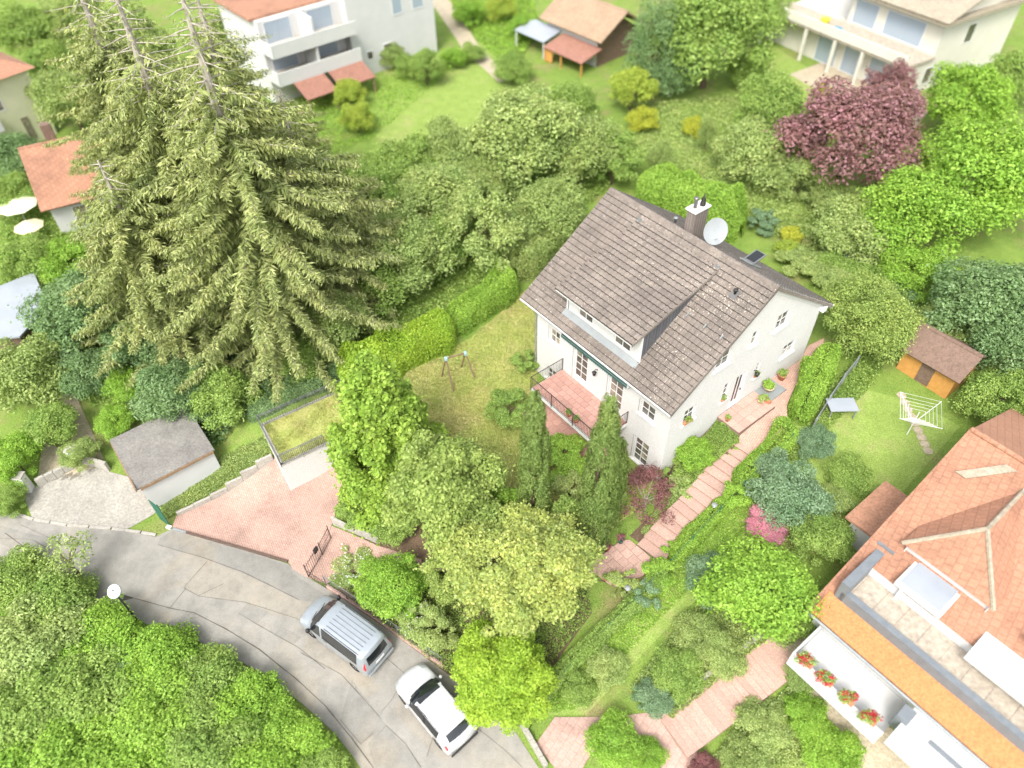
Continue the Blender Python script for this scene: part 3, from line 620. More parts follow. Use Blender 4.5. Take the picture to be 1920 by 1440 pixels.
# ---- retractable awning under the eave
aw = thing('awning', 'green rolled-up awning with scalloped edge under the front eave', 'awning', (0, 0, 0), YAW)
MAT['awn_green'] = M('awning_green', (.035, .11, .10), (.025, .085, .08), 3, .8)
MB().tube([(3.5, .22, 7.42), (8.85, .22, 7.42)], .05, 10).build('roller', MAT['awn_green'], aw, True)
m = MB(); n = 36
for i in range(n):
    x0, x1 = 3.5+5.35*i/n, 3.5+5.35*(i+1)/n; xm = (x0+x1)/2
    m.prism([(x0, .13, 7.40), (x1, .13, 7.40), (x1, .12, 7.30), (x1-.03, .118, 7.27), (xm, .115, 7.25), (x0+.03, .118, 7.27), (x0, .12, 7.30)], (0, .012, 0))
m.build('valance', MAT['awn_green'], aw)
MB().box(3.46, 3.5, .1, FWALL, 7.3, 7.54).build('bracket', MAT['white'], aw); MB().box(8.85, 8.89, .1, FWALL, 7.3, 7.54).build('bracket', MAT['white'], aw)
# ---- satellite dish
p0 = np.array((7.0, 7.75, 8+SL*(D_-7.75)))
ds = thing('satellite_dish', 'light grey round satellite dish beside the chimney', 'satellite dish', hw(*p0), 0)
MB().tube([(0, 0, -.1), (0, 0, .75)], .035, 8).build('mast', MAT['zinc'], ds)
fd = Vector((.12, -.93, .36)).normalized(); q = fd.to_track_quat('Z', 'Y').to_matrix(); dm = MB(); R0 = .68
prof = [(R0*max(k, .02)/7, .10*(k/7)**2) for k in range(0, 8)]; seg = 28; ring = []
for r, z in prof: ring.append([tuple(q @ Vector((r*math.cos(2*math.pi*k/seg), r*math.sin(2*math.pi*k/seg)*1.08, z))) for k in range(seg)])
C0 = np.array((0, 0, .95))
for i in range(len(ring)-1):
    for k in range(seg): dm.face([C0 + ring[i][k], C0 + ring[i][(k+1) % seg], C0 + ring[i+1][(k+1) % seg], C0 + ring[i+1][k]])
dm.face([C0 + v for v in ring[0]])
o = dm.build('reflector', M('dish_grey', (.30, .32, .33), (.27, .29, .30), 2, .5), ds, True)
bm = bmesh.new(); bm.from_mesh(o.data); bmesh.ops.remove_doubles(bm, verts=bm.verts, dist=1e-4); bm.to_mesh(o.data); bm.free()
tip = C0 + np.array(fd)*.75 + np.array((0, 0, -.25)); MB().tube([C0 + (0, -.1, -.5), tip], .015, 6).build('feed_arm', MAT['zinc'], ds)
MB().tube([tip, tip + np.array(fd)*-.12], .05, 8).build('feed_horn', MAT['white'], ds); MB().box(-.08, .08, .02, .12, .55, .85).build('bracket', MAT['white'], ds)
# ---- balcony: slab, tiles, posts, railing
BX0, BX1, BY, BZ = 3.5, 9.02, -2.08, 4.5
bal = MB().box(BX0, BX1, BY, FWALL-.002, BZ-.26, BZ-.03).build('balcony', MAT['white'], house)
random.seed(3)
poly_b = [(BX0+.03, BY+.1), (BX1-.03, BY+.1), (BX1-.03, FWALL-.004), (BX0+.03, FWALL-.004)]
MB().box(BX0+.02, BX1-.02, BY+.09, FWALL-.003, BZ-.029, BZ-.012).build('tile_bed', MAT['slab_gap'], bal)
y = BY+.1; j = 0
while y < FWALL-.05:
    x = BX0+.03 - (.21 if j % 2 else 0)
    while x < BX1-.03:
        c = clip_rect(poly_b, x+.011, x+.42-.011, y+.011, y+.41-.011)
        if len(c) >= 3 and abs(area(c)) > .012: MB().prism([(p[0], p[1], BZ-.012) for p in c], (0, 0, .012 + random.uniform(0, .004))).build('floor_tile', MAT['balcony'], bal)
        x += .42
    y += .41; j += 1
def railing_run(parent, a, b, h, n, m, bar_r=.011, foot=.08, posts=2, names=('top_rail', 'bottom_rail', 'baluster', 'post')):
    a, b = np.asarray(a, float), np.asarray(b, float); up = np.array((0, 0, 1.))
    MB().tube([a + up*h, b + up*h], .024, 6).build(names[0], m, parent); MB().tube([a + up*foot, b + up*foot], .016, 6).build(names[1], m, parent)
    t = (b - a); bme = None
    for i in range(1, n):
        p = a + t*i/n
        MB().tube([p + up*foot, p + up*h], bar_r, 4, caps=False).build(names[2], m, parent)
    for i in range(posts):
        p = a + t*i/max(1, posts-1); MB().tube([p - up*.12, p + up*(h+.02)], .024, 6).build(names[3], m, parent)
railing_run(bal, (BX0+.03, FWALL-.05, BZ), (BX0+.03, BY-.03, BZ), .93, 20, MAT['iron'])
railing_run(bal, (BX0+.03, BY-.03, BZ), (BX1-.03, BY-.03, BZ), .93, 46, MAT['iron'], posts=4)
railing_run(bal, (BX1-.03, BY-.03, BZ), (BX1-.03, FWALL-.05, BZ), .93, 20, MAT['iron'])
MB().box(BX0+.15, BX0+.4, BY+.1, BY+.35, 1.5, BZ-.26).build('pillar', MAT['white'], bal); MB().box(BX1-.45, BX1-.2, BY+.1, BY+.35, 1.5, BZ-.26).build('pillar', MAT['white'], bal)
# garden room wall right of the balcony (projecting pier seen beside the cypress)
patio_xy = [tuple(hw(x, y, 0)[:2]) for x, y in ((3.2, -2.5), (9.4, -2.5), (9.4, .37), (3.2, .37))]
patio = sheet('patio', patio_xy, MAT['slab_gap'], .06)
slabs('paving_slab', patio_xy, .5, YAW, patio, MAT['balcony'], thick=.05, gap=.014, dz=.1)
# ---- entry platform, tiled
ez0 = th(*hw(12.3, 6.7, 0)[:2]) + .05
plat = thing('entry_platform', 'low pink tiled platform in front of the entrance door', 'platform', (0, 0, 0), YAW)
PZ = max(4.34, ez0 + .12)
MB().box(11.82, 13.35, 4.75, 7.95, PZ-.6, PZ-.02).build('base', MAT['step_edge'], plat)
for i in range(3):
    for j in range(6): MB().box(11.83+i*.51+.006, 11.83+i*.51+.504, 4.76+j*.53+.006, 4.76+j*.53+.524, PZ-.02, PZ+.012+random.uniform(0, .003)).build('floor_tile', MAT['slab'], plat)
MB().box(11.81, 12.9, 8.0, 9.6, PZ-.2, PZ-.07).build('light_well_grate', MAT['zinc'], house)
# ---- garden stairs
st = thing('garden_stairs', 'long curving flight of pink stone steps up to the entrance', 'stairs')
cl = [G(*p) for p in ((1217,1042),(1262,990),(1312,937),(1350,892),(1402,835))]
seg_l = [np.linalg.norm((b-a)[:2]) for a, b in zip(cl[:-1], cl[1:])]; tot = sum(seg_l)
def along(s):
    for (a, b), l in zip(zip(cl[:-1], cl[1:]), seg_l):
        if s <= l or b is cl[-1]: return a + (b-a)*min(1, s/l), (b-a)[:2]/np.linalg.norm((b-a)[:2])
        s -= l
NS = 15; zb, zt = th(*cl[0][:2]) + .10, th(*cl[-1][:2]) + .06
for k in range(NS):
    p, t = along(tot*k/NS); p2, t2 = along(min(tot, tot*(k+1.12)/NS)); n1 = np.array((-t[1], t[0])); n2 = np.array((-t2[1], t2[0])); w = .78 + .05*random.random()
    z = zb + (zt-zb)*(k+1)/NS
    q = [p[:2]-n1*w, p[:2]+n1*w, p2[:2]+n2*w, p2[:2]-n2*w]
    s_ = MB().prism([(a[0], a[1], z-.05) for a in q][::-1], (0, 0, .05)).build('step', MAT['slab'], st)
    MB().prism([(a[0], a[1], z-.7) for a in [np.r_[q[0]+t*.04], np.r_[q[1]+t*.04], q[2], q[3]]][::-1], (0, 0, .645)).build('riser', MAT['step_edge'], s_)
# ------------------------------------------------------------------ garage, walls, gates and fences round the plot
def proj(p):
    d = np.asarray(p, float) - CAM; z = d @ _fw; return 960 + F_PX*(d @ _R)/z, 720 - F_PX*(d @ _U)/z
def height_at(base, py):
    """height above a ground point at which it is seen at photo row py"""
    lo, hi = 0., 20.
    for _ in range(40):
        m = (lo+hi)/2
        if proj(base + np.array((0, 0, m)))[1] > py: lo = m
        else: hi = m
    return lo
def zup(p, z): return np.array((p[0], p[1], z))
GZ = 3.0
gA, gB, gC, gD = (at_z(px, py, GZ) for px, py in ((527.5, 874), (690, 798), (655, 727), (489, 800)))
gar = thing('garage', 'white flat garage built into the slope with grass on its roof', 'garage')
gr_base = .2
for a, b, nm in ((gA, gB, 'front_wall'), (gD, gA, 'side_wall'), (gC, gD, 'rear_wall')):
    t = (b-a)/np.linalg.norm(b-a); n = np.cross(t, (0, 0, 1)); MB().solid(zup(a, gr_base), b-a, -n*.2, (0, 0, GZ-.02-gr_base)).build(nm, MAT['wall'], gar)
MB().face([zup(p, GZ-.05) for p in (gA, gB, gC, gD)]).build('roof_slab', MAT['concrete'], gar)
_gp = [tuple((p + (sum((gA, gB, gC, gD))/4 - p)*.02)[:2]) for p in (gA, gB, gC, gD)]
gl = sheet('roof_lawn', _gp, MAT['lawn'], 0, gar)
for v in gl.data.vertices: v.co.z = GZ + .02 + .03*math.sin(v.co.x*3)*math.cos(v.co.y*2.3)
for a, b, n, nm in ((gA, gA + (gB-gA)*.5, 26, 3), (gD, gA, 24, 3), (gD, gC, 40, 5)):
    railing_run(gar, zup(a, GZ), zup(b, GZ), .95, n, MAT['rail'], bar_r=.015, posts=nm)
    MB().tube([zup(a, GZ+.83), zup(b, GZ+.83)], .018, 6).build('middle_rail', MAT['rail'], gar)
for (a, b) in ((gA, gB), (gD, gA), (gD, gC)):
    t = (b-a)/np.linalg.norm(b-a); n = np.cross(t, (0, 0, 1)); MB().solid(zup(a, GZ-.02)-n*.12 if False else zup(a, GZ-.019)+n*.03, b-a, -n*.2, (0, 0, .07)).build('coping', MAT['concrete'], gar)

def stone_wall(name, label, a_px, b_px, n, h, t, m, step=0.0):
    w = thing(name, label, 'wall'); a, b = G(*a_px), G(*b_px)
    for i in range(n):
        p, q = a+(b-a)*(i+.01)/n, a+(b-a)*(i+.99)/n; d = (q-p)/np.linalg.norm(q-p); nn = np.array((-d[1], d[0], 0)); z = max(th(*p[:2]), th(*q[:2]))
        MB().solid(zup(p, z-.4), zup(q, z-.4)-zup(p, z-.4), nn*t, (0, 0, .4+h+step*i)).build('kerb_stone', m, w, bevel=.012)
    return w
stone_wall('retaining_wall', 'low stepped edge of pale concrete stones along the left side of the driveway', (334,969), (514,864), 6, .34, .16, MAT['concrete'], .04)
stone_wall('retaining_wall', 'short grey concrete panel wall behind the open iron garden gate', (624,984), (710,1021), 3, .55, .12, MAT['concrete'])
# drain rail across the mouth of the drive
tr = thing('gate_track', 'long dark brown metal gate rail lying across the driveway mouth', 'gate rail')
a, b = G(326, 990, .06), G(541, 1052, .06); d = (b-a); n = np.cross(d/np.linalg.norm(d), (0, 0, 1))
MAT['rust'] = M('rusty_brown_rail', (.13, .085, .065), (.08, .055, .045), 6, .7)
MB().solid(a+d*.12, d*.88, n*.12, (0, 0, .10)).build('rail', MAT['rust'], tr, bevel=.01); MB().solid(a, d*.118, n*.12, (0, 0, .08)).build('end_piece', MAT['zinc'], tr, bevel=.01)
# garden gate: two leaves of spear-topped bars with a lock post
def bar_fence(parent, a, b, h, n, m, r=.012, spear=True):
    a, b = np.asarray(a), np.asarray(b); up = np.array((0, 0, 1.))
    for k in (.12, h-.12): MB().tube([a+up*k, b+up*k], .016, 5).build('cross_rail', m, parent)
    for i in range(n+1):
        p = a + (b-a)*i/n; hh = h + (.08 if spear else 0)
        MB().tube([p+up*.03, p+up*(hh-.1), p+up*hh], [r, r, .002 if spear else r], 5).build('bar', m, parent)
gt = thing('garden_gate', 'brown black iron garden gate with spear bars and a letterbox beside the driveway', 'gate')
ga, gm, gb = G(622, 990, .05), G(606, 1036, .05), G(579, 1083, .05)
ga = G(621, 1010, .02); gm = G(605, 1041, .02); gb = G(579, 1082, .02)
for i, (a, b) in enumerate(((ga, gm), (gm, gb))): bar_fence(gt, a, b, 1.15, 9, MAT['gate'])
for p in (ga, gm, gb): MB().tube([p, p+(0, 0, 1.28)], .032, 6).build('post', MAT['gate'], gt)
t = (gb-gm)/np.linalg.norm(gb-gm); MB().solid(gm+t*.12+np.array((0, 0, .75)), t*.3, np.cross(t, (0, 0, 1))*.12, (0, 0, .34)).build('letterbox', MAT['black'], gt, bevel=.01)
# street fence: short iron run, then grey posts with rails and wire along the parked cars
sf = thing('street_fence', 'short run of dark iron fence between garden gate and parked van', 'fence')
s0, s1 = gb, G(612, 1104, .02); bar_fence(sf, s0, s1, .8, 8, MAT['gate'])
wall_px = [(611,1103),(650,1128),(700,1162),(745,1194),(790,1226),(830,1255)]
cf = thing('mesh_fence', 'grey wire mesh fence with posts on the low pink wall behind the cars', 'fence')
pk = M('pink_edging_stone', (.5, .33, .28), (.42, .28, .24), 3, .9, fine=10)
for (p, q) in zip(wall_px[:-1], wall_px[1:]):
    a, b = G(*p), G(*q); d = b-a; n = np.array((-d[1], d[0], 0)); n /= np.linalg.norm(n); z = max(a[2], b[2])
    for k in range(3): MB().solid(zup(a+d*(k/3+.004), z-.3), zup(d*.325, 0), n*.18, (0, 0, .3+.17)).build('edging_stone', pk, cf, bevel=.01)
    A, B = zup(a+n*.09, z+.17), zup(b+n*.09, z+.17); up = np.array((0, 0, 1.))
    MB().tube([A, A+up*.95], .028, 6).build('post', MAT['rail'], cf); MB().tube([A+up*.92, B+up*.92], .022, 6).build('top_rail', MAT['rail'], cf)
    w = MB(); ln = np.linalg.norm(d); nn = int(ln/.13)
    for k in range(nn):
        for s in (1, -1):
            u0 = A + (B-A)*(k+.5)/nn; u1 = u0 + (B-A)/nn*s*3.2
            f = np.clip(((u1-A)@(B-A))/((B-A)@(B-A)), 0, 1); u1 = A+(B-A)*f; w.tube([u0, u1+up*.9], .006, 3, caps=False)
    o = w.build('wire_mesh', MAT['rail'], cf); o['kind'] = 'stuff'
# kerb on the far side of the yard entrance
kb = thing('street_kerb', 'row of worn kerb stones between the road and the concrete yard', 'kerb')
kp = [G(*p) for p in ((-60,940),(0,956),(62,977),(125,988),(208,994),(264,1001),(292,1006))]
for a, b in zip(kp[:-1], kp[1:]):
    n_ = max(1, int(np.linalg.norm(b-a)/.95))
    for k in range(n_):
        p, q = a+(b-a)*(k+.02)/n_, a+(b-a)*(k+.98)/n_; d = (q-p)/np.linalg.norm(q-p); nn = np.array((-d[1], d[0], 0)); z = min(th(*p[:2]), th(*q[:2]))
        MB().solid(zup(p, z-.2), zup(q, z-.2)-zup(p, z-.2), nn*.16, (0, 0, .2+.10)).build('kerb_stone', MAT['concrete'], kb, bevel=.01)
# green screen post at the drive corner
gp = thing('green_gate_panel', 'folded dark green mesh gate standing at the corner of the driveway', 'gate')
MAT['green_metal'] = M('green_powder_coat', (.045, .16, .10), (.03, .11, .07), 5, .6)
b0 = G(318, 986); b1 = G(300, 972)
bar_fence(gp, b0, b0+(b1-b0)*.9, 1.9, 8, MAT['green_metal'], r=.03, spear=False); MB().tube([b0, b0+(0, 0, 2.05)], .05, 6).build('post', MAT['green_metal'], gp)
st_ = thing('post_base', 'small white stone block at the driveway corner by the green gate', 'stone'); p = G(311, 991)
MB().solid(zup(p, p[2]-.05), (.28, -.1, 0), (.1, .2, 0), (0, 0, .2)).build('block', MAT['white'], st_, bevel=.03)

# ------------------------------------------------------------------ swing frame on the lawn
sw = thing('swing_frame', 'empty wooden swing frame with blue brackets on the lawn', 'swing frame')
legs = [G(827.5,705.5), G(850.5,734.5), G(864.5,687.5), G(891,709)]
tA = (legs[0]+legs[1])/2; tB = (legs[2]+legs[3])/2; tA = tA+(tB-tA)*.06; tB = tB+(tA-tB)*.06
hA = height_at(tA, 672); hB = height_at(tB, 662); tA = tA + (0, 0, hA); tB = tB + (0, 0, hB)
MAT['brk'] = M('pale_blue_bracket', (.32, .5, .55), (.26, .42, .48), 4, .5)
for l, t in ((legs[0], tA), (legs[1], tA), (legs[2], tB), (legs[3], tB)): MB().tube([l-(0, 0, .1), t], .05, 8).build('leg', MAT['timber'], sw)
MB().tube([tA+(tA-tB)*.06, tB+(tB-tA)*.06], .055, 8).build('top_bar', MAT['timber'], sw)
for t in (tA, tB): MB().box(t[0]-.1, t[0]+.1, t[1]-.1, t[1]+.1, t[2]-.16, t[2]+.09).build('bracket', MAT['brk'], sw, bevel=.03)

# ------------------------------------------------------------------ traffic mirror over the hedge by the road
mb0 = G(262, 1168); hm = height_at(mb0, 1109)
tm = thing('traffic_mirror', 'round convex road mirror on a dark pole seen above the bushes', 'mirror', mb0)
MB().tube([(0, 0, -.3), (0, 0, hm+.1)], .05, 8).build('pole', MAT['iron'], tm)
f = Vector((.25, .35, .9)).normalized()
q = Vector((-.1, -.55, .83)).normalized().to_track_quat('Z', 'Y').to_matrix()
def disc(c, r, prof, q, seg=26):
    m = MB(); rows = [[np.array(c) + np.array(q @ Vector((a*math.cos(2*math.pi*k/seg), a*math.sin(2*math.pi*k/seg), z))) for k in range(seg)] for a, z in prof]
    for A, B in zip(rows[:-1], rows[1:]):
        for k in range(seg): m.face((A[k], A[(k+1) % seg], B[(k+1) % seg], B[k]))
    m.face(rows[0][::-1]); m.face(rows[-1]); return m
disc((0, 0, hm), .32, [(.33, -.05), (.34, 0), (.31, .02), (.22, .05), (.1, .07)], q).build('mirror_back', M('mirror_back_grey', (.6, .62, .63), (.54, .56, .57), 3, .45), tm, True)
disc((0, 0, hm), .32, [(.355, -.06), (.355, -.02)], q).build('rim', MAT['zinc'], tm)
MB().prism([(.05, 0, hm-.95), (.55, .1, hm-.9), (.3, .05, hm-.5)], (-.01, .03, 0)).build('sign_plate', MAT['iron'], tm)
MB().tube([(0, 0, hm-.15), (0, .05, hm)], .04, 6).build('bracket', MAT['zinc'], tm)

# ------------------------------------------------------------------ vehicles
def cr(P, n):
    """smooth resampling of key rows (Catmull-Rom), n steps a span"""
    P = np.asarray(P, float); Q = np.concatenate([P[:1]*2-P[1:2], P, P[-1:]*2-P[-2:-1]]); out = []
    for i in range(len(P)-1):
        p0, p1, p2, p3 = Q[i:i+4]
        for k in range(n):
            t = k/n; out.append(.5*(2*p1+(p2-p0)*t+(2*p0-5*p1+4*p2-p3)*t*t+(3*p1-p0-3*p2+p3)*t**3))
    out.append(P[-1]); return np.array(out)
def car_body(root, keys, wheels, wr, tags, paint, glass, sub=4, sweep=.2):
    """keys: rows x, half width at sill, belt half width, belt z, top half width, top edge z, top centre z, floor z. tags(i, j, x, z, y) names the surface of a cell"""
    K = cr(keys, sub); rows = []
    for x, ws, wb, zb, wt, zt, zc, zf in K:
        zs = zf + .14
        ring = [(ws*.86, zf), (ws*.985, zs), (ws, (zs+zb)*.5), (wb, zb), ((wb*.55+wt*.45), zb+(zt-zb)*.5), (wt, zt), (wt*.80, zt+(zc-zt)*.62), (wt*.42, zt+(zc-zt)*.93), (0, zc)]
        for k in range(3):
            y, z = ring[k]
            for xw in wheels:
                if abs(x-xw) < wr*1.22:
                    zz = wr + math.sqrt(max(0, (wr*1.22)**2-(x-xw)**2)); z = max(z, min(zz, zb-.06) - (2-k)*.012*0)
            ring[k] = (y, z)
        full = [(x, y, z) for y, z in ring] + [(x, -y, z) for y, z in ring[-2::-1]]; rows.append(full)
    parts = {}
    def bend(v):
        f = np.clip((v[0]-.1)/1.6, 0, 1); g = np.clip((-v[0]-.9)/1.0, 0, 1); return (v[0] - sweep*(v[1]/.9)**2*f + sweep*.7*(v[1]/.9)**2*g, v[1], v[2])
    V = [bend(v) for r in rows for v in r]; n = len(rows[0])
    for i in range(len(rows)-1):
        for j in range(n-1):
            jj = j if j < 8 else n-2-j
            c = np.mean([rows[i][j], rows[i+1][j], rows[i][j+1], rows[i+1][j+1]], 0); side = 'l' if j < 8 else 'r'
            parts.setdefault(tags(i/sub, jj, c[0], c[2], side), []).append((i*n+j, i*n+j+1, (i+1)*n+j+1, (i+1)*n+j))
    # close front and rear lower ends
    for r, fl in ((0, 0), (len(rows)-1, 1)):
        f = [r*n+k for k in range(n)]; parts.setdefault('body', []).append(tuple(f if not fl else f[::-1]))
    first = None
    for nm, F in parts.items():
        used = sorted({k for f in F for k in f}); mp = {k: q for q, k in enumerate(used)}
        me = bpy.data.meshes.new(nm); me.from_pydata([V[k] for k in used], [], [tuple(mp[k] for k in f) for f in F]); me.update()
        base = nm.split(':')[0]
        o = link(base, me, {'body': paint, 'windscreen': glass, 'rear_window': glass, 'side_window': glass, 'headlight': MAT['headlight'], 'tail_light': MAT['taillight'], 'lower_trim': MAT['trim'], 'bumper': MAT['bump'] if 'bump' in MAT else paint, 'black_pillar': MAT['black'], 'number_plate': MAT['white']}[base], root, True)
        bm = bmesh.new(); bm.from_mesh(me); bmesh.ops.recalc_face_normals(bm, faces=bm.faces); bm.to_mesh(me); bm.free()
def wheel(root, x, y, r):
    s = 1 if y > 0 else -1
    w = MB(); seg = 20; prof = [(r*.62, 0), (r*.95, 0), (r, .04), (r, .17), (r*.95, .21), (r*.6, .21)]
    def ringat(rr, d): return [(x+rr*math.cos(2*math.pi*k/seg), y-s*.21+s*d, r+rr*math.sin(2*math.pi*k/seg)) for k in range(seg)]
    R = [ringat(*p) for p in prof]
    for A, B in zip(R[:-1], R[1:]):
        for k in range(seg): w.face((A[k], A[(k+1) % seg], B[(k+1) % seg], B[k]))
    t = w.build('wheel', MAT['tyre'], root, True); m = MB(); A = ringat(r*.6, .19); B = ringat(r*.12, .17); m.face(ringat(r*.14, .19))
    for k in range(seg):
        if k % 4 != 0: m.face((A[k], A[(k+1) % seg], B[(k+1) % seg], B[k]))
    m.face(ringat(r*.6, .05)); m.build('rim', MAT['rim'], t)
MAT['tyre'] = M('tyre_rubber', (.025, .025, .025), (.018, .018, .018), 5, .9); MAT['rim'] = M('alloy_rim', (.5, .5, .51), (.4, .4, .41), 5, .35, metal=.8)
MAT['headlight'] = GLASS('headlight_glass', (.35, .37, .38), .08); MAT['taillight'] = PAINT('tail_light_red', (.55, .02, .02), 0, .2); MAT['trim'] = M('dark_trim', (.03, .03, .032), (.02, .02, .022), 6, .6)
MAT['silver'] = PAINT('silver_blue_paint', (.34, .375, .41), .35, .34); MAT['wpaint'] = PAINT('white_car_paint', (.50, .51, .52), 0, .3)
def place_car(name, label, cat, fpx, rpx, zc):
    a, b = G(*fpx, zc), G(*rpx, zc); c = (a+b)/2; d = a-b; c[2] = th(c[0], c[1]) + .035
    print(name, 'length', np.linalg.norm(d)); return thing(name, label, cat, c, math.atan2(d[1], d[0]))
# silver van ------------------------------------------------ x, sill w, belt w, belt z, top w, top edge z, top centre z, floor z
van = place_car('parked_van', 'silver passenger van with ribbed roof parked along the garden fence', 'van', (583,1141), (714,1240), .55)
VK = [(2.45,.62,.60,.62,.50,.66,.68,.36),(2.40,.82,.80,.72,.66,.80,.84,.28),(2.25,.92,.88,.86,.74,.95,1.00,.24),(1.95,.95,.92,.98,.78,1.08,1.13,.24),(1.62,.955,.94,1.06,.80,1.20,1.25,.25),
      (1.25,.955,.945,1.08,.78,1.52,1.57,.25),(.88,.955,.945,1.08,.77,1.80,1.86,.25),(.55,.955,.945,1.08,.775,1.88,1.94,.25),(-.3,.955,.945,1.08,.78,1.91,1.97,.25),(-1.3,.955,.945,1.08,.78,1.91,1.97,.25),
      (-2.05,.955,.94,1.08,.77,1.88,1.95,.25),(-2.24,.95,.92,1.07,.76,1.80,1.87,.26),(-2.33,.94,.91,1.05,.78,1.45,1.50,.27),(-2.40,.93,.90,.95,.82,1.10,1.13,.28),(-2.45,.90,.88,.66,.84,.72,.74,.34)]
def vtag(i, j, x, z, s):
    if j in (6, 7) and 4.05 < i < 6.0 or j == 5 and 4.3 < i < 5.6: return 'windscreen'
    if j in (6, 7) and 11.25 < i < 12.9: return 'rear_window'
    if j in (3, 4):
        if .62 < x < 1.42: return 'side_window:f'+s
        if -.55 < x < .5 : return 'side_window:m'+s
        if -1.85 < x < -.62: return 'side_window:r'+s
    if j == 0: return 'lower_trim'
    if j in (3, 4) and 1.2 < i < 2.6 : return 'headlight:'+s
    if j in (3, 4) and 11.5 < i < 13.1: return 'tail_light:'+s
    if j in (5, 6) and 12.9 < i < 13.4 and False: return 'tail_light:'+s
    return 'body'
car_body(van, VK, (1.5, -1.5), .34, vtag, MAT['silver'], MAT['glass_dark'], sweep=.12)
for x in (1.5, -1.5):
    for y in (.93, -.93): wheel(van, x, y, .34)
for k in range(6):
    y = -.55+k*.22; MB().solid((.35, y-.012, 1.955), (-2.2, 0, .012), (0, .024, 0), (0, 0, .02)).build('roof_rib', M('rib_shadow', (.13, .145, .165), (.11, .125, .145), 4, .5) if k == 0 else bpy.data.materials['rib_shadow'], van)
for s in (1, -1):
    MB().solid((.35, s*.735-.012, 1.915), (-2.3, 0, .004), (0, .024, 0), (0, 0, .025)).build('roof_gutter', MAT['trim'], van)
    m = MB().lathe([(.05, -.12), (.1, -.08), (.11, .05), (.07, .13)], (1.33, s*1.08, 1.15), 10); m.tube([(1.33, s*.92, 1.08), (1.33, s*1.06, 1.1)], .03, 6); m.build('wing_mirror', MAT['trim'], van, True)
    MB().box(.2, .42, s*.95-.012, s*.95+.012, .98, 1.01).build('door_handle', MAT['trim'], van)
MB().box(-2.50, -2.43, -.86, .86, .40, .60).build('rear_bumper', MAT['silver'], van, bevel=.03)
MB().solid((-2.43, -.28, .80), (-.02, 0, -.0), (0, .56, 0), (.012, 0, .13)).build('number_plate', MAT['white'], van)
MB().tube([(-2.40, -.05, 1.12), (-2.39, -.55, 1.22)], .012, 5).build('rear_wiper', MAT['black'], van)
for y in (.1, -.45): MB().tube([(1.66, y, 1.22), (1.45, y+.5, 1.40)], .012, 5).build('wiper', MAT['black'], van)
# white car -------------------------------------------------
suv = place_car('parked_car', 'white compact car with dark glass parked nearest the street corner', 'car', (763,1263), (870,1393), .5)
SK = [(2.20,.60,.58,.56,.48,.60,.62,.36),(2.14,.78,.76,.66,.64,.72,.76,.27),(1.95,.87,.86,.80,.74,.87,.92,.22),(1.5,.905,.89,.92,.78,.99,1.04,.2),(1.05,.91,.895,.98,.79,1.08,1.12,.2),
      (.68,.91,.895,1.0,.77,1.32,1.37,.2),(.30,.91,.895,1.01,.745,1.48,1.55,.2),(-.3,.91,.895,1.02,.74,1.53,1.61,.2),(-.9,.91,.895,1.03,.735,1.51,1.59,.2),(-1.4,.91,.89,1.05,.72,1.44,1.52,.2),
      (-1.78,.90,.88,1.06,.72,1.30,1.36,.22),(-2.02,.89,.86,1.04,.76,1.09,1.13,.24),(-2.14,.87,.84,.88,.77,.93,.95,.27),(-2.2,.82,.79,.58,.74,.63,.64,.34)]
def stag(i, j, x, z, s):
    if j in (6, 7) and 4.05 < i < 6.05 or j == 5 and 4.3 < i < 5.6: return 'windscreen'
    if j in (6, 7) and 9.1 < i < 10.75: return 'rear_window'
    if j in (3, 4):
        if -.32 < x < .80: return 'side_window:f'+s
        if -1.35 < x < -.40: return 'side_window:r'+s
        if -.40 <= x <= -.32: return 'black_pillar:'+s
    if j in (0,): return 'lower_trim'
    if j in (3, 4, 5) and 1.0 < i < 2.3: return 'headlight:'+s
    if j in (3, 4) and 10.7 < i < 12.0: return 'tail_light:'+s
    return 'body'
car_body(suv, SK, (1.32, -1.33), .34, stag, MAT['wpaint'], MAT['glass_dark'])
for x in (1.32, -1.33):
    for y in (.89, -.89): wheel(suv, x, y, .34)
for s in (1, -1):
    MB().tube([(.25, s*.72, 1.50), (-.3, s*.715, 1.555), (-1.35, s*.69, 1.475)], .018, 6).build('roof_rail', MAT['trim'], suv)
    MB().lathe([(.04, -.08), (.085, -.05), (.09, .04), (.05, .09)], (.72, s*.99, 1.0), 10).build('wing_mirror', MAT['wpaint'], suv, True)
    MB().box(-.15, .05, s*.905-.012, s*.905+.012, .86, .89).build('door_handle', MAT['wpaint'], suv)
MB().solid((-1.45, -.64, 1.475), (-.2, 0, -.03), (0, 1.28, 0), (0, 0, .03)).build('rear_spoiler', MAT['wpaint'], suv, bevel=.01)
MB().box(-2.24, -2.17, -.78, .78, .36, .52).build('rear_bumper', MAT['trim'], suv, bevel=.03)
MB().solid((-2.15, -.26, .72), (-.02, 0, 0), (0, .52, 0), (.03, 0, .11)).build('number_plate', MAT['white'], suv)
MB().tube([(-1.85, .0, 1.2), (-1.9, -.4, 1.16)], .011, 5).build('rear_wiper', MAT['black'], suv)
for y in (.05, -.45): MB().tube([(1.02, y, 1.1), (.82, y+.45, 1.2)], .011, 5).build('wiper', MAT['black'], suv)
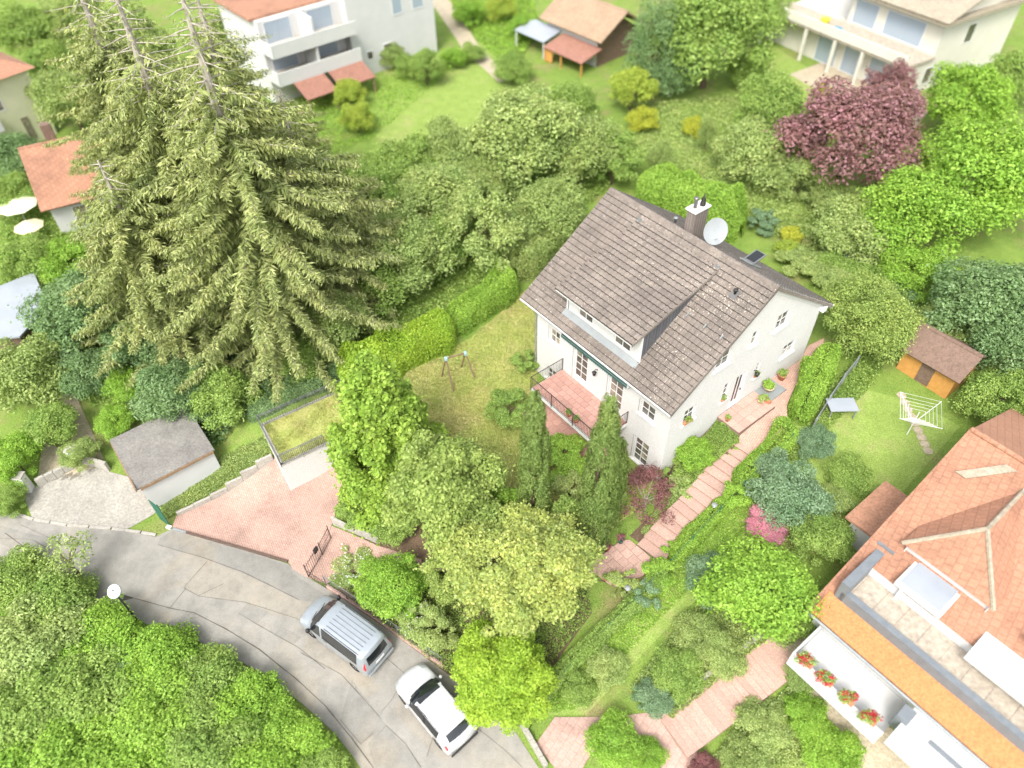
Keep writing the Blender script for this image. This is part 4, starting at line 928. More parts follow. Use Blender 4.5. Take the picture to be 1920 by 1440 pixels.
# ------------------------------------------------------------------ foliage
def unit(a): return a / (np.linalg.norm(a, axis=-1, keepdims=True) + 1e-9)
def leaf_quads(P, Nn, ln, wd, rng, fold=.25, axis=None):
    n = len(P); r = unit(rng.normal(size=(n, 3))) if axis is None else unit(axis + .35*rng.normal(size=(n, 3)))
    t = unit(r - Nn * (r*Nn).sum(-1, keepdims=True)); b = np.cross(Nn, t)
    ln = np.broadcast_to(ln, (n,))[:, None] * rng.uniform(.5, 1.45, (n, 1)); wd = np.broadcast_to(wd, (n,))[:, None] * rng.uniform(.75, 1.2, (n, 1))
    V = np.stack([P - t*ln*.5, P + b*wd*.5 + Nn*wd*fold*.5 - t*ln*.05, P + t*ln*.5 - Nn*ln*.12, P - b*wd*.5 + Nn*wd*fold*.5 - t*ln*.05], 1)
    return V.reshape(-1, 3), np.arange(4*n).reshape(n, 4)
def fib(n, rng):
    k = np.arange(n) + .5; z = 1 - 2*k/n; a = math.pi*(1+5**.5)*k + rng.uniform(0, 6.28); r = np.sqrt(1-z*z)
    return unit(np.stack([r*np.cos(a), r*np.sin(a), z], -1) + .22*rng.normal(size=(n, 3)))
def cloud(rx, ry, rz, n, leaf, seed, lumps=40, lump_r=.36, shape='round', low=-.75, aspect=.62, up=.85, hollow=.5, sprigs=.06):
    """leaves spread through the clumps of a crown of radii rx, ry, rz centred on the origin"""
    rng = np.random.default_rng(seed); S = np.array([rx, ry, rz]); d = fib(int(lumps*1.4), rng); d = d[d[:, 2] > low][:lumps]; k = len(d)
    rr = rng.uniform(.52, .92, (k, 1)); c = d*rr
    if shape == 'cone':
        h = rng.uniform(-1, .98, k); a = rng.uniform(0, 6.283, k); w = np.clip(1.05 - .85*((h+1)/2)**1.1, .08, 1) * np.where(h < -.7, .75, 1); q = np.sqrt(rng.uniform(.2, 1, k))*w*1.02
        c = np.stack([q*np.cos(a), q*np.sin(a), h*.93], -1)
    if shape == 'flat': c[:, 2] = np.abs(c[:, 2])**1.0*np.sign(c[:, 2])*.8
    lr = lump_r*rng.uniform(.6, 1.25, k); lr = np.where(np.arange(k) % 5 == 0, lr*.7, lr)
    if shape == 'cone': lr = lr*np.clip(1.15-.45*(h+1)/2, .4, 1.2)
    if sprigs > .03:                                                # some boughs reach out of the outline
        far = rng.random(k) < .14; c[far] *= np.array((1.24, 1.24, 1.12)); lr = np.where(far, lr*.62, lr)
    wgt = lr**2; idx = rng.choice(k, int(n*1.7), p=wgt/wgt.sum()); u = unit(rng.normal(size=(len(idx), 3)))
    u[:, 2] = np.where(rng.random(len(u)) < .6, np.abs(u[:, 2]), u[:, 2])
    rad_ = rng.uniform(.35, 1.0, len(idx))**.55; q = c[idx] + u*(lr[idx]*rad_)[:, None]
    e = np.linalg.norm(q, axis=1); keep = (e > hollow*rng.uniform(.6, 1, len(e))) | (rng.random(len(e)) < .12) if shape != 'cone' else np.ones(len(e), bool)
    q, u = q[keep][:n], u[keep][:n]
    # a few sprigs break the outline
    m = rng.random(len(q)) < sprigs; q[m] *= rng.uniform(1.04, 1.16, (m.sum(), 1))
    P = q*S; Nn = unit(unit(u/S) * .8 + np.array([0, 0, up]) + .5*rng.normal(size=P.shape))
    return leaf_quads(P, Nn, leaf, leaf*aspect, rng) + (c*S,)
def trunk_mesh(h, r, tops, seed, lean=(0, 0), z0=-.25):
    rng = np.random.default_rng(seed); m = MB(); pts = [(lean[0]*t*h + .04*h*math.sin(3*t+seed)*t, lean[1]*t*h, z0 + (h-z0)*t) for t in (0, .15, .35, .6, .85, 1)]
    m.tube(pts, [r*1.25, r, r*.85, r*.62, r*.4, r*.2], 8)
    for c in tops:
        t = rng.uniform(.3, .75); a = np.array([np.interp(t, (0, .15, .35, .6, .85, 1), [p[k] for p in pts]) for k in range(3)]); b = np.asarray(c, float)
        mid = (a+b)/2 + rng.normal(size=3)*.06*h + np.array((0, 0, .04*h)); m.tube([a, mid, b], [r*.42, r*.26, r*.08], 5, caps=False)
    return m.mesh('trunk')
LIB = {}
def lib_crown(k):
    if k not in LIB:
        spec = {'round': dict(rx=1, ry=1, rz=.9, lumps=42), 'lump': dict(rx=1, ry=1, rz=.85, lumps=26, lump_r=.46), 'airy': dict(rx=1, ry=1, rz=1.0, lumps=60, lump_r=.25), 'dome': dict(rx=1, ry=1, rz=.85, lumps=70, lump_r=.30, sprigs=.02, hollow=.6),
                'tall': dict(rx=1, ry=1, rz=1.9, lumps=60, lump_r=.34), 'bushy': dict(rx=1, ry=1, rz=.75, lumps=34, lump_r=.4)}[k]
        V, Q, c = cloud(n=15000, leaf=.068, seed=hash(k) % 0 + 11 if False else sum(map(ord, k)), **spec); me = np_mesh('crown', V, Q); LIB[k] = (me, c)
    return LIB[k]
LV = {}
LV['sweetgum'] = LEAF('sweetgum_leaf', (0.154, 0.233, 0.037), (0.308, 0.464, 0.075), (0.447, 0.613, 0.128))
LV['hazel'] = LEAF('hazel_leaf', (0.170, 0.226, 0.060), (0.340, 0.452, 0.120), (0.492, 0.596, 0.204))
LV['kousa'] = LEAF('dogwood_leaf', (0.222, 0.265, 0.072), (0.444, 0.530, 0.144), (0.645, 0.699, 0.245))
LV['bright'] = LEAF('bright_leaf', (0.150, 0.247, 0.037), (0.299, 0.495, 0.075), (0.433, 0.653, 0.128))
LV['laurel'] = LEAF('laurel_leaf', (0.162, 0.257, 0.043), (0.323, 0.512, 0.085), (0.468, 0.676, 0.145), rough=.42)
LV['light'] = LEAF('pale_green_leaf', (0.188, 0.243, 0.080), (0.376, 0.485, 0.160), (0.545, 0.641, 0.272))
LV['mid'] = LEAF('mid_green_leaf', (0.148, 0.217, 0.052), (0.296, 0.435, 0.105), (0.428, 0.573, 0.178))
LV['olive'] = LEAF('olive_green_leaf', (0.169, 0.222, 0.070), (0.337, 0.445, 0.140), (0.488, 0.587, 0.238))
LV['dark'] = LEAF('dark_green_leaf', (0.111, 0.173, 0.070), (0.221, 0.348, 0.140), (0.322, 0.459, 0.238))
LV['blue'] = LEAF('blue_green_needle', (0.121, 0.187, 0.100), (0.241, 0.373, 0.200), (0.349, 0.493, 0.340))
LV['cypress'] = LEAF('cypress_scale', (0.113, 0.161, 0.043), (0.224, 0.321, 0.086), (0.325, 0.424, 0.146))
LV['lime'] = LEAF('lime_yellow_leaf', (0.202, 0.257, 0.043), (0.404, 0.515, 0.085), (0.586, 0.679, 0.145))
LV['gold'] = LEAF('golden_conifer', (0.241, 0.267, 0.035), (0.482, 0.536, 0.070), (0.698, 0.707, 0.119))
LV['purple'] = LEAF('purple_leaf', (0.14, 0.07, 0.065), (0.28, 0.14, 0.13), (0.406, 0.185, 0.221))
LV['maple'] = LEAF('dark_red_maple_leaf', (0.165, 0.095, 0.09), (0.33, 0.19, 0.18), (0.478, 0.251, 0.306))
LV['spruce'] = LEAF('spruce_needle', (0.177, 0.206, 0.075), (0.353, 0.412, 0.149), (0.511, 0.545, 0.253), trans=.35)
LV['vivid'] = LEAF('vivid_leaf', (.20, .31, .035), (.36, .53, .06), (.50, .66, .11))
LV['white_fl'] = LEAF('white_petal', (.7, .7, .66), (.78, .78, .75), (.85, .85, .83))
LV['pink_fl'] = LEAF('pink_petal', (.55, .2, .3), (.65, .3, .4), (.72, .45, .5))
LV['red_fl'] = LEAF('red_petal', (.45, .03, .04), (.55, .05, .06), (.6, .12, .12))
def sit(bpx, bpy, tpy): b = G(bpx, bpy); return b, max(.25, height_at(b, tpy))
_seed = [100]
def nseed(): _seed[0] += 1; return _seed[0]
def tree(name, label, bpx, bpy, tpy, wpx, leaf_m, n=26000, leaf=.13, shape='round', lumps=46, lump_r=.34, low=.12, cat='tree', group=None, aspect=.62, bark='bark', flowers=None, squash=1.0, tr=.07, **kw):
    """single tree from its foot and top in the photograph; own crown"""
    b, h = sit(bpx, bpy - .3*wpx, tpy); r = wpx/2/px_m(b + np.array((0, 0, h*.5))); zc0 = h*low; rz = (h - zc0)/2; hc = zc0 + rz; s = nseed()
    t = thing(name, label, cat, b, 0, group); V, Q, c = cloud(r, r*squash, rz, n, leaf, s, lumps, lump_r, shape, aspect=aspect, **kw)
    cr_ = link('crown', np_mesh('crown', V, Q), LV[leaf_m], t); cr_.location = (0, 0, hc)
    tops = [tuple(p + (0, 0, hc)) for p in c[::3]]; link('trunk', trunk_mesh(hc*1.1, max(.03, r*tr), tops, s), MAT[bark], t)
    if flowers:
        rng = np.random.default_rng(s+5000); k = flowers[1]; pick = rng.choice(len(Q), k); P = V.reshape(-1, 4, 3)[pick].mean(1)*1.015; P[:, 2] += .03
        A, B = leaf_quads(P, unit(np.array([0, 0, 1.]) + .4*rng.normal(size=P.shape)), flowers[2], flowers[2], rng); f = link('blossom', np_mesh('blossom', A, B), LV[flowers[0]], t); f.location = (0, 0, hc); f['kind'] = 'stuff'
    return t
def bg(name, label, px, py, wpx, kind, leaf_m, hf=1.0, cat='tree', group=None, zs=1.0):
    """background tree or bush, centre and width taken from the photograph; crowns share a few meshes"""
    me, c = lib_crown(kind); r0 = wpx/2/22.0; hc = max(.35, r0*hf)
    for _ in range(4):
        p = G(px, py, hc); r = wpx/2/px_m(p); hc = max(.3, r*hf)
    b = np.array((p[0], p[1], th(p[0], p[1]))); rng = random.Random(nseed())
    t = thing(name, label, cat, b, rng.uniform(0, 6.28), group)
    o = bpy.data.objects.new('crown', me); col.objects.link(o); o.parent = t
    if not me.materials: me.materials.append(None)
    o.material_slots[0].link = 'OBJECT'; o.material_slots[0].material = LV[leaf_m]
    o.location = (0, 0, hc); o.scale = (r, r*rng.uniform(.88, 1.1), r*zs*rng.uniform(.9, 1.05))
    tops = [(q[0]*r, q[1]*r, hc + q[2]*r*zs) for q in c[::9]]; link('trunk', trunk_mesh(hc*1.15, max(.04, r*.06), tops, rng.randint(0, 9999)), MAT['bark'], t)
    return t
def column(name, label, bpx, bpy, tpy, wpx, leaf_m, n, leaf, cat='tree', lean=0.0, side=None):
    """narrow upright conifer: flame-like tufts packed round a stem"""
    b, h = sit(bpx, bpy, tpy); r = wpx/2/px_m(b + np.array((0, 0, h*.5))); s = nseed(); rng = np.random.default_rng(s)
    t = thing(name, label, cat, b); k = 150; z = rng.uniform(.02, .97, k)**.9; w = np.interp(z, (0, .1, .35, .7, .9, 1), (.62, .9, 1, .78, .42, .08)); a = rng.uniform(0, 6.283, k)
    c = np.stack([np.cos(a)*w*r*.72, np.sin(a)*w*r*.72, z*h], -1); tl = r*rng.uniform(.6, 1.1, k); tr_ = r*rng.uniform(.2, .34, k)
    if side: c = np.concatenate([c, c[:50]*(.6, .6, .62) + np.array(side)*r]); tl = np.r_[tl, tl[:50]]; tr_ = np.r_[tr_, tr_[:50]]; k += 50
    i = rng.integers(0, k, n); v = rng.uniform(-.6, 1, n); ang = rng.uniform(0, 6.283, n); rr = tr_[i]*np.sqrt(np.clip(1-np.abs(v)**1.5, .02, 1))*rng.uniform(.6, 1, n)
    o = np.stack([np.cos(ang)*rr, np.sin(ang)*rr, v*tl[i]], -1); P = c[i] + o; out = unit(np.c_[P[:, :2], np.zeros(n)])
    Nn = unit(out*.7 + unit(o*(1, 1, .2)) + .4*rng.normal(size=P.shape)); V, Q = leaf_quads(P, Nn, leaf, leaf*.42, rng, axis=np.array([0, 0, 1.]) + out*.4)
    link('crown', np_mesh('crown', V, Q), LV[leaf_m], t); link('trunk', trunk_mesh(h*.9, r*.12, [], s), MAT['bark'], t); return t
def hedge(name, label, px, w, h, leaf_m, per_m=2600, leaf=.12, cat='hedge', group=None, lumpy=.34, aspect=.6, dz=0.0):
    """clipped or loose hedge following a line on the ground"""
    s = nseed(); rng = np.random.default_rng(s); P = [G(a, b, dz) for a, b in px]; segs = [(a, b, np.linalg.norm((b-a)[:2])) for a, b in zip(P[:-1], P[1:])]; tot = sum(l for _, _, l in segs); n = int(per_m*tot)
    u = rng.uniform(0, tot, n); acc = 0; C = np.zeros((n, 2)); T = np.zeros((n, 2))
    for a, b, l in segs:
        m = (u >= acc) & (u <= acc+l); C[m] = a[:2] + ((u[m]-acc)/l)[:, None]*(b-a)[:2]; T[m] = (b-a)[:2]/l; acc += l
    ang = rng.uniform(-.25, math.pi+.25, n); e = .62; ca, sa = np.cos(ang), np.sin(ang); cx = np.sign(ca)*np.abs(ca)**e*w/2; cz = np.sign(sa)*np.abs(sa)**e*h
    k = max(5, int(tot*3.2)); lu = rng.uniform(0, tot, k); la = rng.uniform(-.2, math.pi+.2, k); lam = rng.uniform(-.5, 1, k)*lumpy
    D = ((u[:, None]-lu)/.55)**2 + ((ang[:, None]-la)/.5)**2; bumpv = (np.exp(-D)*lam).sum(1); f = (1 + bumpv)*rng.uniform(.78, 1.03, n)
    cx, cz = cx*f, cz*f; endt = np.minimum(np.minimum(u, tot-u)/(w*.5), 1); taper = np.sqrt(np.clip(1-(1-endt)**2, .05, 1)); cx *= taper; cz *= .35+.65*taper
    Nv = np.stack([-T[:, 1], T[:, 0]], -1); XY = C + Nv*cx[:, None]; z0 = terr(XY[:, 0], XY[:, 1]); o = P[0]; base = np.array((P[len(P)//2][0], P[len(P)//2][1], th(*P[len(P)//2][:2])))
    Pw = np.c_[XY, z0 + np.maximum(cz, .02)] - base
    Nn = unit(np.c_[Nv*ca[:, None], np.abs(sa)+.35] + .55*rng.normal(size=(n, 3))); V, Q = leaf_quads(Pw, Nn, leaf, leaf*aspect, rng)
    t = thing(name, label, cat, base, 0, group); link('foliage', np_mesh('foliage', V, Q), LV[leaf_m], t)
    m = MB(); acc = 0
    for a, b, l in segs:
        for q in range(max(1, int(l/.6))): 
            p = a + (b-a)*(q+.5)/max(1, int(l/.6)); z = th(*p[:2]); m.tube([(p[0]-base[0], p[1]-base[1], z-.1-base[2]), (p[0]-base[0]+.06, p[1]-base[1], z+h*.75-base[2])], [.03, .012], 5, caps=False)
    link('stems', m.mesh('stems'), MAT['bark'], t); return t
def cover(name, label, px, leaf_m, n, h=.25, leaf=.1, kind='stuff', m2=None, patchy=.0):
    """low ground cover over a polygon"""
    rng = np.random.default_rng(nseed()); poly = ground_poly(px); P = scatter(poly, n, rng); hh = h*(.35+.65*(.5+.5*np.sin(P[:, 0]*3.1+np.cos(P[:, 1]*2.3)*2)*np.cos(P[:, 1]*2.7))); z = terr(P[:, 0], P[:, 1]) + .03 + hh*rng.uniform(.2, 1, n)
    V, Q = leaf_quads(np.c_[P, z], unit(np.array([0, 0, 1.]) + .6*rng.normal(size=(n, 3))), leaf, leaf*.6, rng); o = link(name, np_mesh(name, V, Q), LV[leaf_m])
    return tag(o, label, 'ground cover', kind=kind)
def spruce_mesh(h, R, seed, bare=.6):
    rng = np.random.default_rng(seed); Z = []; D = []; LL = []; DN = []; m = MB(); m.tube([(0, 0, -.4), (0, 0, h*.5), (0, 0, h)], [R*.075, R*.05, .05], 8); z = h*.05
    while z < h*.985:
        t = z/h; nb = 8 if t < .7 else 5; a0 = rng.uniform(0, 6.28)
        for k in range(nb):
            L = R*np.interp(t, (0, .1, .35, .6, .78, .9, 1), (.85, 1, .92, .74, .5, .25, .06))*rng.uniform(.5, 1.1) + .3; az = a0 + 6.283*k/nb + rng.normal()*.2
            if t > bare: L *= rng.uniform(.45, 1)
            Z.append(z + rng.normal()*.12); D.append(az); LL.append(L); DN.append(1.0 if t < bare else max(.06, 1-(t-bare)/(1-bare)*1.7))
        z += .40 + .3*t
    Z, D, LL, DN = map(np.array, (Z, D, LL, DN)); d = np.stack([np.cos(D), np.sin(D), 0*D], -1); s = np.stack([-d[:, 1], d[:, 0], 0*D], -1)
    droop = rng.uniform(.7, 1.25, len(Z))
    def br(i, q): return np.stack([0*q, 0*q, Z[i]], -1) + d[i]*(LL[i]*q)[:, None] + np.stack([0*q, 0*q, LL[i]*droop[i]*(.12*q - .40*q**1.6 + .16*q**3)], -1)
    ia = np.arange(len(Z)); K = [br(ia, np.full(len(Z), q)) for q in (0, .35, .7, 1)]
    for i in ia: m.tube([k[i] for k in K], [.05, .035, .02, .008], 4, caps=False)
    cnt = np.maximum(2, (LL/.030*DN)).astype(int); i = np.repeat(ia, cnt*3); n = len(i); q = rng.uniform(.1, 1, n)**.85; sd = rng.choice((-1., 1., 0.), n, p=(.42, .42, .16)); p = br(i, q)
    w = (.62*(1.1-q)*np.minimum(1, LL[i]/3) + .15)*rng.uniform(.6, 1.2, n)
    A = unit(d[i]*rng.uniform(.1, .9, (n, 1)) + s[i]*(sd*rng.uniform(.4, 1.3, n))[:, None] + .25*rng.normal(size=(n, 3)) + np.stack([0*q, 0*q, -.1-.55*rng.random(n)], -1)); P = p + A*(w*.45)[:, None] + rng.normal(size=(n, 3))*.11
    Nn = unit(np.array((0, 0, 1.)) + .5*rng.normal(size=(n, 3))); Nn = unit(Nn - A*(Nn*A).sum(-1, keepdims=True)); b = np.cross(Nn, A); wd = (w*.20 + .025)[:, None]; ln = w[:, None]
    V = np.stack([P-A*ln*.5, P+b*wd*.5, P+A*ln*.5-Nn*.05, P-b*wd*.5], 1).reshape(-1, 3); return np_mesh('crown', V, np.arange(len(V)).reshape(-1, 4)), m.mesh('trunk')
# ------------------------------------------------------------------ planting of the plot
tree('sweetgum_tree', 'tall bright green conical tree with star leaves beside the garage', 738, 990, 688, 248, 'sweetgum', 60000, .21, 'cone', 260, .19, low=.04, aspect=.8)
tree('hazel_tree', 'round darker green leafy tree in front of the lawn', 842, 1078, 838, 215, 'hazel', 32000, .19, lumps=38, low=.1)
column('cypress_tree', 'left of two tall slim dark cypresses in front of the balcony', 1001, 1008, 750, 74, 'cypress', 38000, .13)
column('cypress_tree', 'right and thicker of two tall cypresses, touching the balcony rail', 1112, 1022, 757, 84, 'cypress', 44000, .13, side=(.75, .35, 1.0))
tree('dogwood_tree', 'wide flat pale green dogwood full of cream blossom', 968, 1232, 1018, 305, 'kousa', 38000, .16, 'flat', 70, .25, low=.35, flowers=('light', 7000, .12), squash=.85)
tree('bright_round_tree', 'dense rounded vivid green tree overhanging the white car', 944, 1366, 1228, 196, 'vivid', 38000, .13, 'round', 120, .23, low=.02, sprigs=.02)
tree('hazel_shrub', 'small light green leafy shrub at the foot of the left cypress', 945, 1035, 935, 100, 'bright', 12000, .12, lumps=26, low=.0, cat='shrub')
tree('viburnum_shrub', 'loose mid green shrub between the two cypresses', 1052, 1030, 945, 66, 'mid', 9000, .11, lumps=30, low=.0, cat='shrub')
tree('laurel_shrub', 'bright glossy shrub below the balcony front', 1050, 905, 835, 110, 'laurel', 15000, .11, lumps=30, low=.0, cat='shrub')
tree('fern_shrub', 'broad light green shrub under the left cypress and the patio edge', 1070, 950, 900, 64, 'light', 11000, .10, lumps=26, low=.0, cat='shrub')
tree('apple_tree', 'small drooping olive green tree on the lawn left of the balcony', 955, 815, 745, 88, 'mid', 9000, .10, lumps=24, low=.15)
tree('corner_shrub', 'small shrub on the lawn against the left house wall', 986, 706, 662, 50, 'mid', 5000, .10, lumps=14, low=.0, cat='shrub')
tree('low_dark_shrub', 'low dense green shrub above the concrete panel wall', 672, 985, 930, 84, 'mid', 13000, .09, lumps=30, low=.0, cat='shrub')
tree('low_dark_shrub', 'mid green shrub between the sweetgum trunk and the gate path', 745, 1020, 960, 100, 'mid', 14000, .09, lumps=30, low=.0, cat='shrub')
tree('rose_bush', 'rose bush with white blossom just inside the garden gate', 668, 1098, 1060, 88, 'light', 8000, .08, lumps=20, low=.0, cat='shrub', flowers=('white_fl', 260, .10))
tree('privet_shrub', 'large yellow green shrub behind the middle of the van', 745, 1165, 1070, 135, 'bright', 20000, .10, lumps=40, low=.0, cat='shrub')
tree('privet_shrub', 'leafy shrub above the rear of the van by the wire fence', 785, 1205, 1150, 75, 'light', 9000, .09, lumps=20, low=.0, cat='shrub', flowers=('white_fl', 160, .09))
tree('privet_shrub', 'green shrub in front of the nose of the van', 700, 1130, 1075, 70, 'laurel', 9000, .09, lumps=20, low=.0, cat='shrub')
tree('privet_shrub', 'shrub between the dogwood and the white car bonnet', 815, 1225, 1165, 85, 'light', 11000, .09, lumps=22, low=.0, cat='shrub')
tree('hazel_shrub', 'light leafy shrub left of the dogwood crown', 850, 1130, 1050, 110, 'hazel', 13000, .11, lumps=28, low=.0, cat='shrub')
tree('red_leaf_shrub', 'sparse purple leaved maple shrub beside the stone steps', 1208, 992, 905, 120, 'purple', 3400, .11, 'round', 40, .24, low=.05, cat='shrub', bark='bark_grey', hollow=.0, tr=.03)
tree('red_leaf_shrub', 'small purple shrub against the front house corner', 1203, 915, 878, 42, 'purple', 900, .09, lumps=10, low=.1, cat='shrub', bark='bark_grey')
tree('ball_shrub', 'clipped bright round ball shrub at the gable corner', 1298, 893, 832, 70, 'bright', 15000, .075, lumps=80, lump_r=.26, low=.0, cat='shrub', sprigs=.02)
tree('bed_shrub', 'dark leafy shrub between house corner and ball shrub', 1255, 905, 868, 52, 'mid', 6000, .08, lumps=16, low=.0, cat='shrub')
tree('bed_shrub', 'mixed green shrub below the ball shrub', 1275, 935, 905, 62, 'light', 6000, .08, lumps=18, low=.0, cat='shrub')
tree('steps_shrub', 'yellow green shrub on the right of the steps by the path lamp', 1372, 968, 915, 54, 'bright', 8000, .08, lumps=20, low=.0, cat='shrub')
tree('terrace_shrub', 'glossy green shrub at the right corner of the terrace', 1238, 1105, 1062, 62, 'laurel', 7000, .09, lumps=18, low=.0, cat='shrub')
tree('terrace_shrub', 'small green shrub where the steps meet the fence', 1255, 1048, 1025, 34, 'bright', 3000, .08, lumps=10, low=.0, cat='shrub')
tree('terrace_shrub', 'yellow flowering shrub by the lower terrace lamp', 1165, 1118, 1080, 55, 'light', 5000, .08, lumps=16, low=.0, cat='shrub', flowers=('gold', 200, .07))
tree('terrace_shrub', 'grey green shrub on the fence below the terrace', 1208, 1140, 1098, 60, 'blue', 5500, .08, lumps=16, low=.0, cat='shrub')
tree('house_side_tree', 'large mid green tree at the rear right house corner', 1598, 700, 532, 160, 'hazel', 34000, .13, lumps=60, low=.0)
tree('rear_tree', 'light leafy tree behind the rear right roof edge', 1565, 560, 495, 120, 'light', 18000, .12, lumps=40, low=.0)
tree('rear_shrub', 'dark grey green shrub behind the tree at the right rear corner', 1590, 520, 470, 100, 'blue', 9000, .12, lumps=30, low=.0, cat='shrub')
tree('rear_shrub', 'yellowish shrub right behind the rear gutter', 1500, 530, 475, 90, 'light', 9000, .11, lumps=26, low=.0, cat='shrub')
tree('rear_shrub', 'dark shrub at the far right end of the plot', 1675, 590, 530, 90, 'dark', 9000, .12, lumps=26, low=.0, cat='shrub')
tree('rear_shrub', 'grey green shrub between hedge and golden conifers', 1428, 450, 400, 62, 'blue', 6500, .11, lumps=20, low=.0, cat='shrub')
tree('golden_conifer', 'upper of two round golden conifers behind the house', 1481, 466, 428, 44, 'gold', 7000, .09, lumps=50, lump_r=.3, low=.0, cat='shrub', sprigs=.02)
tree('golden_conifer', 'lower of two round golden conifers behind the house', 1472, 492, 454, 46, 'lime', 7000, .09, lumps=50, lump_r=.3, low=.0, cat='shrub', sprigs=.02)
hedge('laurel_hedge', 'long bright laurel hedge along the upper side of the lawn', [(640,722),(720,690),(790,658),(850,627)], 2.1, 2.2, 'vivid', 4800, .13)
hedge('privet_hedge', 'loose light green hedge between laurel hedge and house', [(845,625),(890,592),(925,567),(962,540)], 2.0, 1.9, 'laurel', 4200, .11)
hedge('variegated_hedge', 'pale variegated hedge beside the left roof edge', [(965,525),(1000,495),(1035,472),(1090,432)], 2.5, 2.3, 'light', 4200, .11)
hedge('rear_hedge', 'thick tall bright hedge behind the roof ridge', [(1205,365),(1260,395),(1330,425),(1385,450)], 3.4, 3.2, 'laurel', 6000, .14)
hedge('ivy_hedge', 'dark ivy hedge behind the garage railing', [(466,786),(516,762),(586,730),(640,704),(715,668),(795,632)], 1.0, .9, 'dark', 2200, .11)
hedge('cherry_laurel_hedge', 'bright clipped hedge on the right of the entry path', [(1548,672),(1528,712),(1508,758),(1492,795)], 1.5, 1.5, 'laurel', 4200, .11)
hedge('rear_boundary_hedge', 'dark mixed hedge along the rear right boundary', [(1525,500),(1570,520),(1620,545),(1690,590)], 1.6, 1.5, 'mid', 2600, .12)
hedge('path_hedge', 'low green hedge between the steps and the right fence', [(1486,812),(1446,852),(1408,890),(1378,922)], 1.2, .95, 'laurel', 3200, .09)
hedge('path_hedge', 'low mixed planting along the lower steps', [(1360,945),(1325,982),(1292,1018),(1258,1055)], 1.0, .8, 'laurel', 3000, .08)
hedge('ivy_fence_hedge', 'blue green ivy hedge along the lower right boundary fence', [(1190,1138),(1130,1190),(1070,1250),(1015,1310),(975,1362)], .75, 1.1, 'mid', 2800, .09)
hedge('thuja_hedge', 'short blue green clipped hedge end beside the right fence', [(1455,868),(1440,890),(1425,905)], 1.0, 1.3, 'blue', 3600, .09)
hedge('fence_strip_hedge', 'leafy strip on the fence below the terrace corner', [(1240,1085),(1215,1115),(1180,1150)], .9, .9, 'mid', 2600, .09)
cover('ground_cover', 'low green cover plants in the bed along the gable wall', [(1262,880),(1330,808),(1345,788),(1385,806),(1384,830),(1330,880),(1295,915),(1245,945)], 'mid', 15000, .4, .09)
cover('ground_cover', 'mixed low plants in the bed beside the lower steps', [(1200,1000),(1235,950),(1250,905),(1290,915),(1262,950),(1218,1015)], 'light', 7000, .35, .08)
cover('ground_cover', 'low leafy plants under the garden trees', [(640,1100),(720,1085),(800,1090),(880,1060),(1000,1040),(1090,1060),(1110,1150),(1000,1290),(960,1345),(820,1250),(745,1192)], 'mid', 26000, .35, .10)
cover('ground_cover', 'tufted grass on the bank left of the driveway', [(300,955),(420,858),(500,818),(515,860),(420,910),(335,962),(315,975)], 'light', 11000, .3, .10)
cover('ground_cover', 'green plants beside the entry path right edge', [(1414,848),(1452,826),(1478,805),(1485,815),(1430,870),(1405,880)], 'mid', 4000, .3, .08)
def blades(name, label, poly, n, zf, seed, hgt=.07):
    rng = np.random.default_rng(seed); P = scatter(poly, n, rng); z = zf(P); b = np.c_[P, z]; a = rng.uniform(0, 6.283, n); d = np.c_[np.cos(a), np.sin(a), np.zeros(n)]*.03; tip = b + np.c_[rng.normal(size=(n, 2))*.05, rng.uniform(.5, 1.2, n)*hgt]
    V = np.stack([b-d, b+d, tip], 1).reshape(-1, 3); o = link(name, np_mesh(name, V, np.arange(3*n).reshape(n, 3)), LV['grass']); return tag(o, label, 'grass', kind='stuff')
LV['grass'] = LEAF('grass_blade', (.28, .33, .09), (.40, .44, .14), (.52, .48, .23))
blades('grass', 'short patchy grass of the lawn beside the house', lawn_xy, 90000, lambda P: terr(P[:, 0], P[:, 1]) + .02, 5)
blades('grass', 'short grass on the flat garage roof', _gp, 9000, lambda P: np.full(len(P), GZ + .01), 6)

# ------------------------------------------------------------------ pots, lamps and small things
def pot(label, p, r, h, m, leaf_m, ph=.3, n=500, shape='round', flowers=None):
    t = thing('potted_plant', label, 'potted plant', p)
    if shape == 'box': MB().solid((-r*1.6*CY*1, -r*1.6*SY, 0), (3.2*r*CY, 3.2*r*SY, 0), (-SY*r, CY*r, 0), (0, 0, h)).build('pot', m, t, bevel=.01)
    elif shape == 'sill': MB().solid((0, 0, 0), tuple(EY*3.4*r), tuple(EX*r), (0, 0, h)).build('pot', m, t, bevel=.01)
    else: MB().lathe([(r*.7, 0), (r*.95, h*.8), (r*1.08, h*.82), (r*1.08, h), (r*.9, h), (r*.85, h*.85)], (0, 0, 0), 16).build('pot', m, t, True)
    c0 = (0, 0, h + ph*.45) if shape != 'sill' else tuple(EY*1.7*r + EX*r*.5 + np.array((0, 0, h+ph*.4)))
    V, Q, c = cloud(r*1.15, r*1.15, ph*.6, n, .09, nseed(), 12, .45); o = link('foliage', np_mesh('foliage', V, Q), LV[leaf_m], t); o.location = c0
    if flowers:
        V, Q, c = cloud(r*1.2, r*1.2, ph*.65, 60, .07, nseed(), 12, .45); o = link('blossom', np_mesh('blossom', V, Q), LV[flowers], t); o.location = c0
def path_pt(px, py): p = G(px, py); p[2] += .06; return p
pot('terracotta pot with a green plant, farthest along the entry path', path_pt(1464, 712), .24, .42, MAT['terracotta'], 'mid', .3)
pot('wide cream bowl with a fern beside the light well', path_pt(1439, 733), .32, .36, MAT['cream_pot'], 'bright', .35, 700)
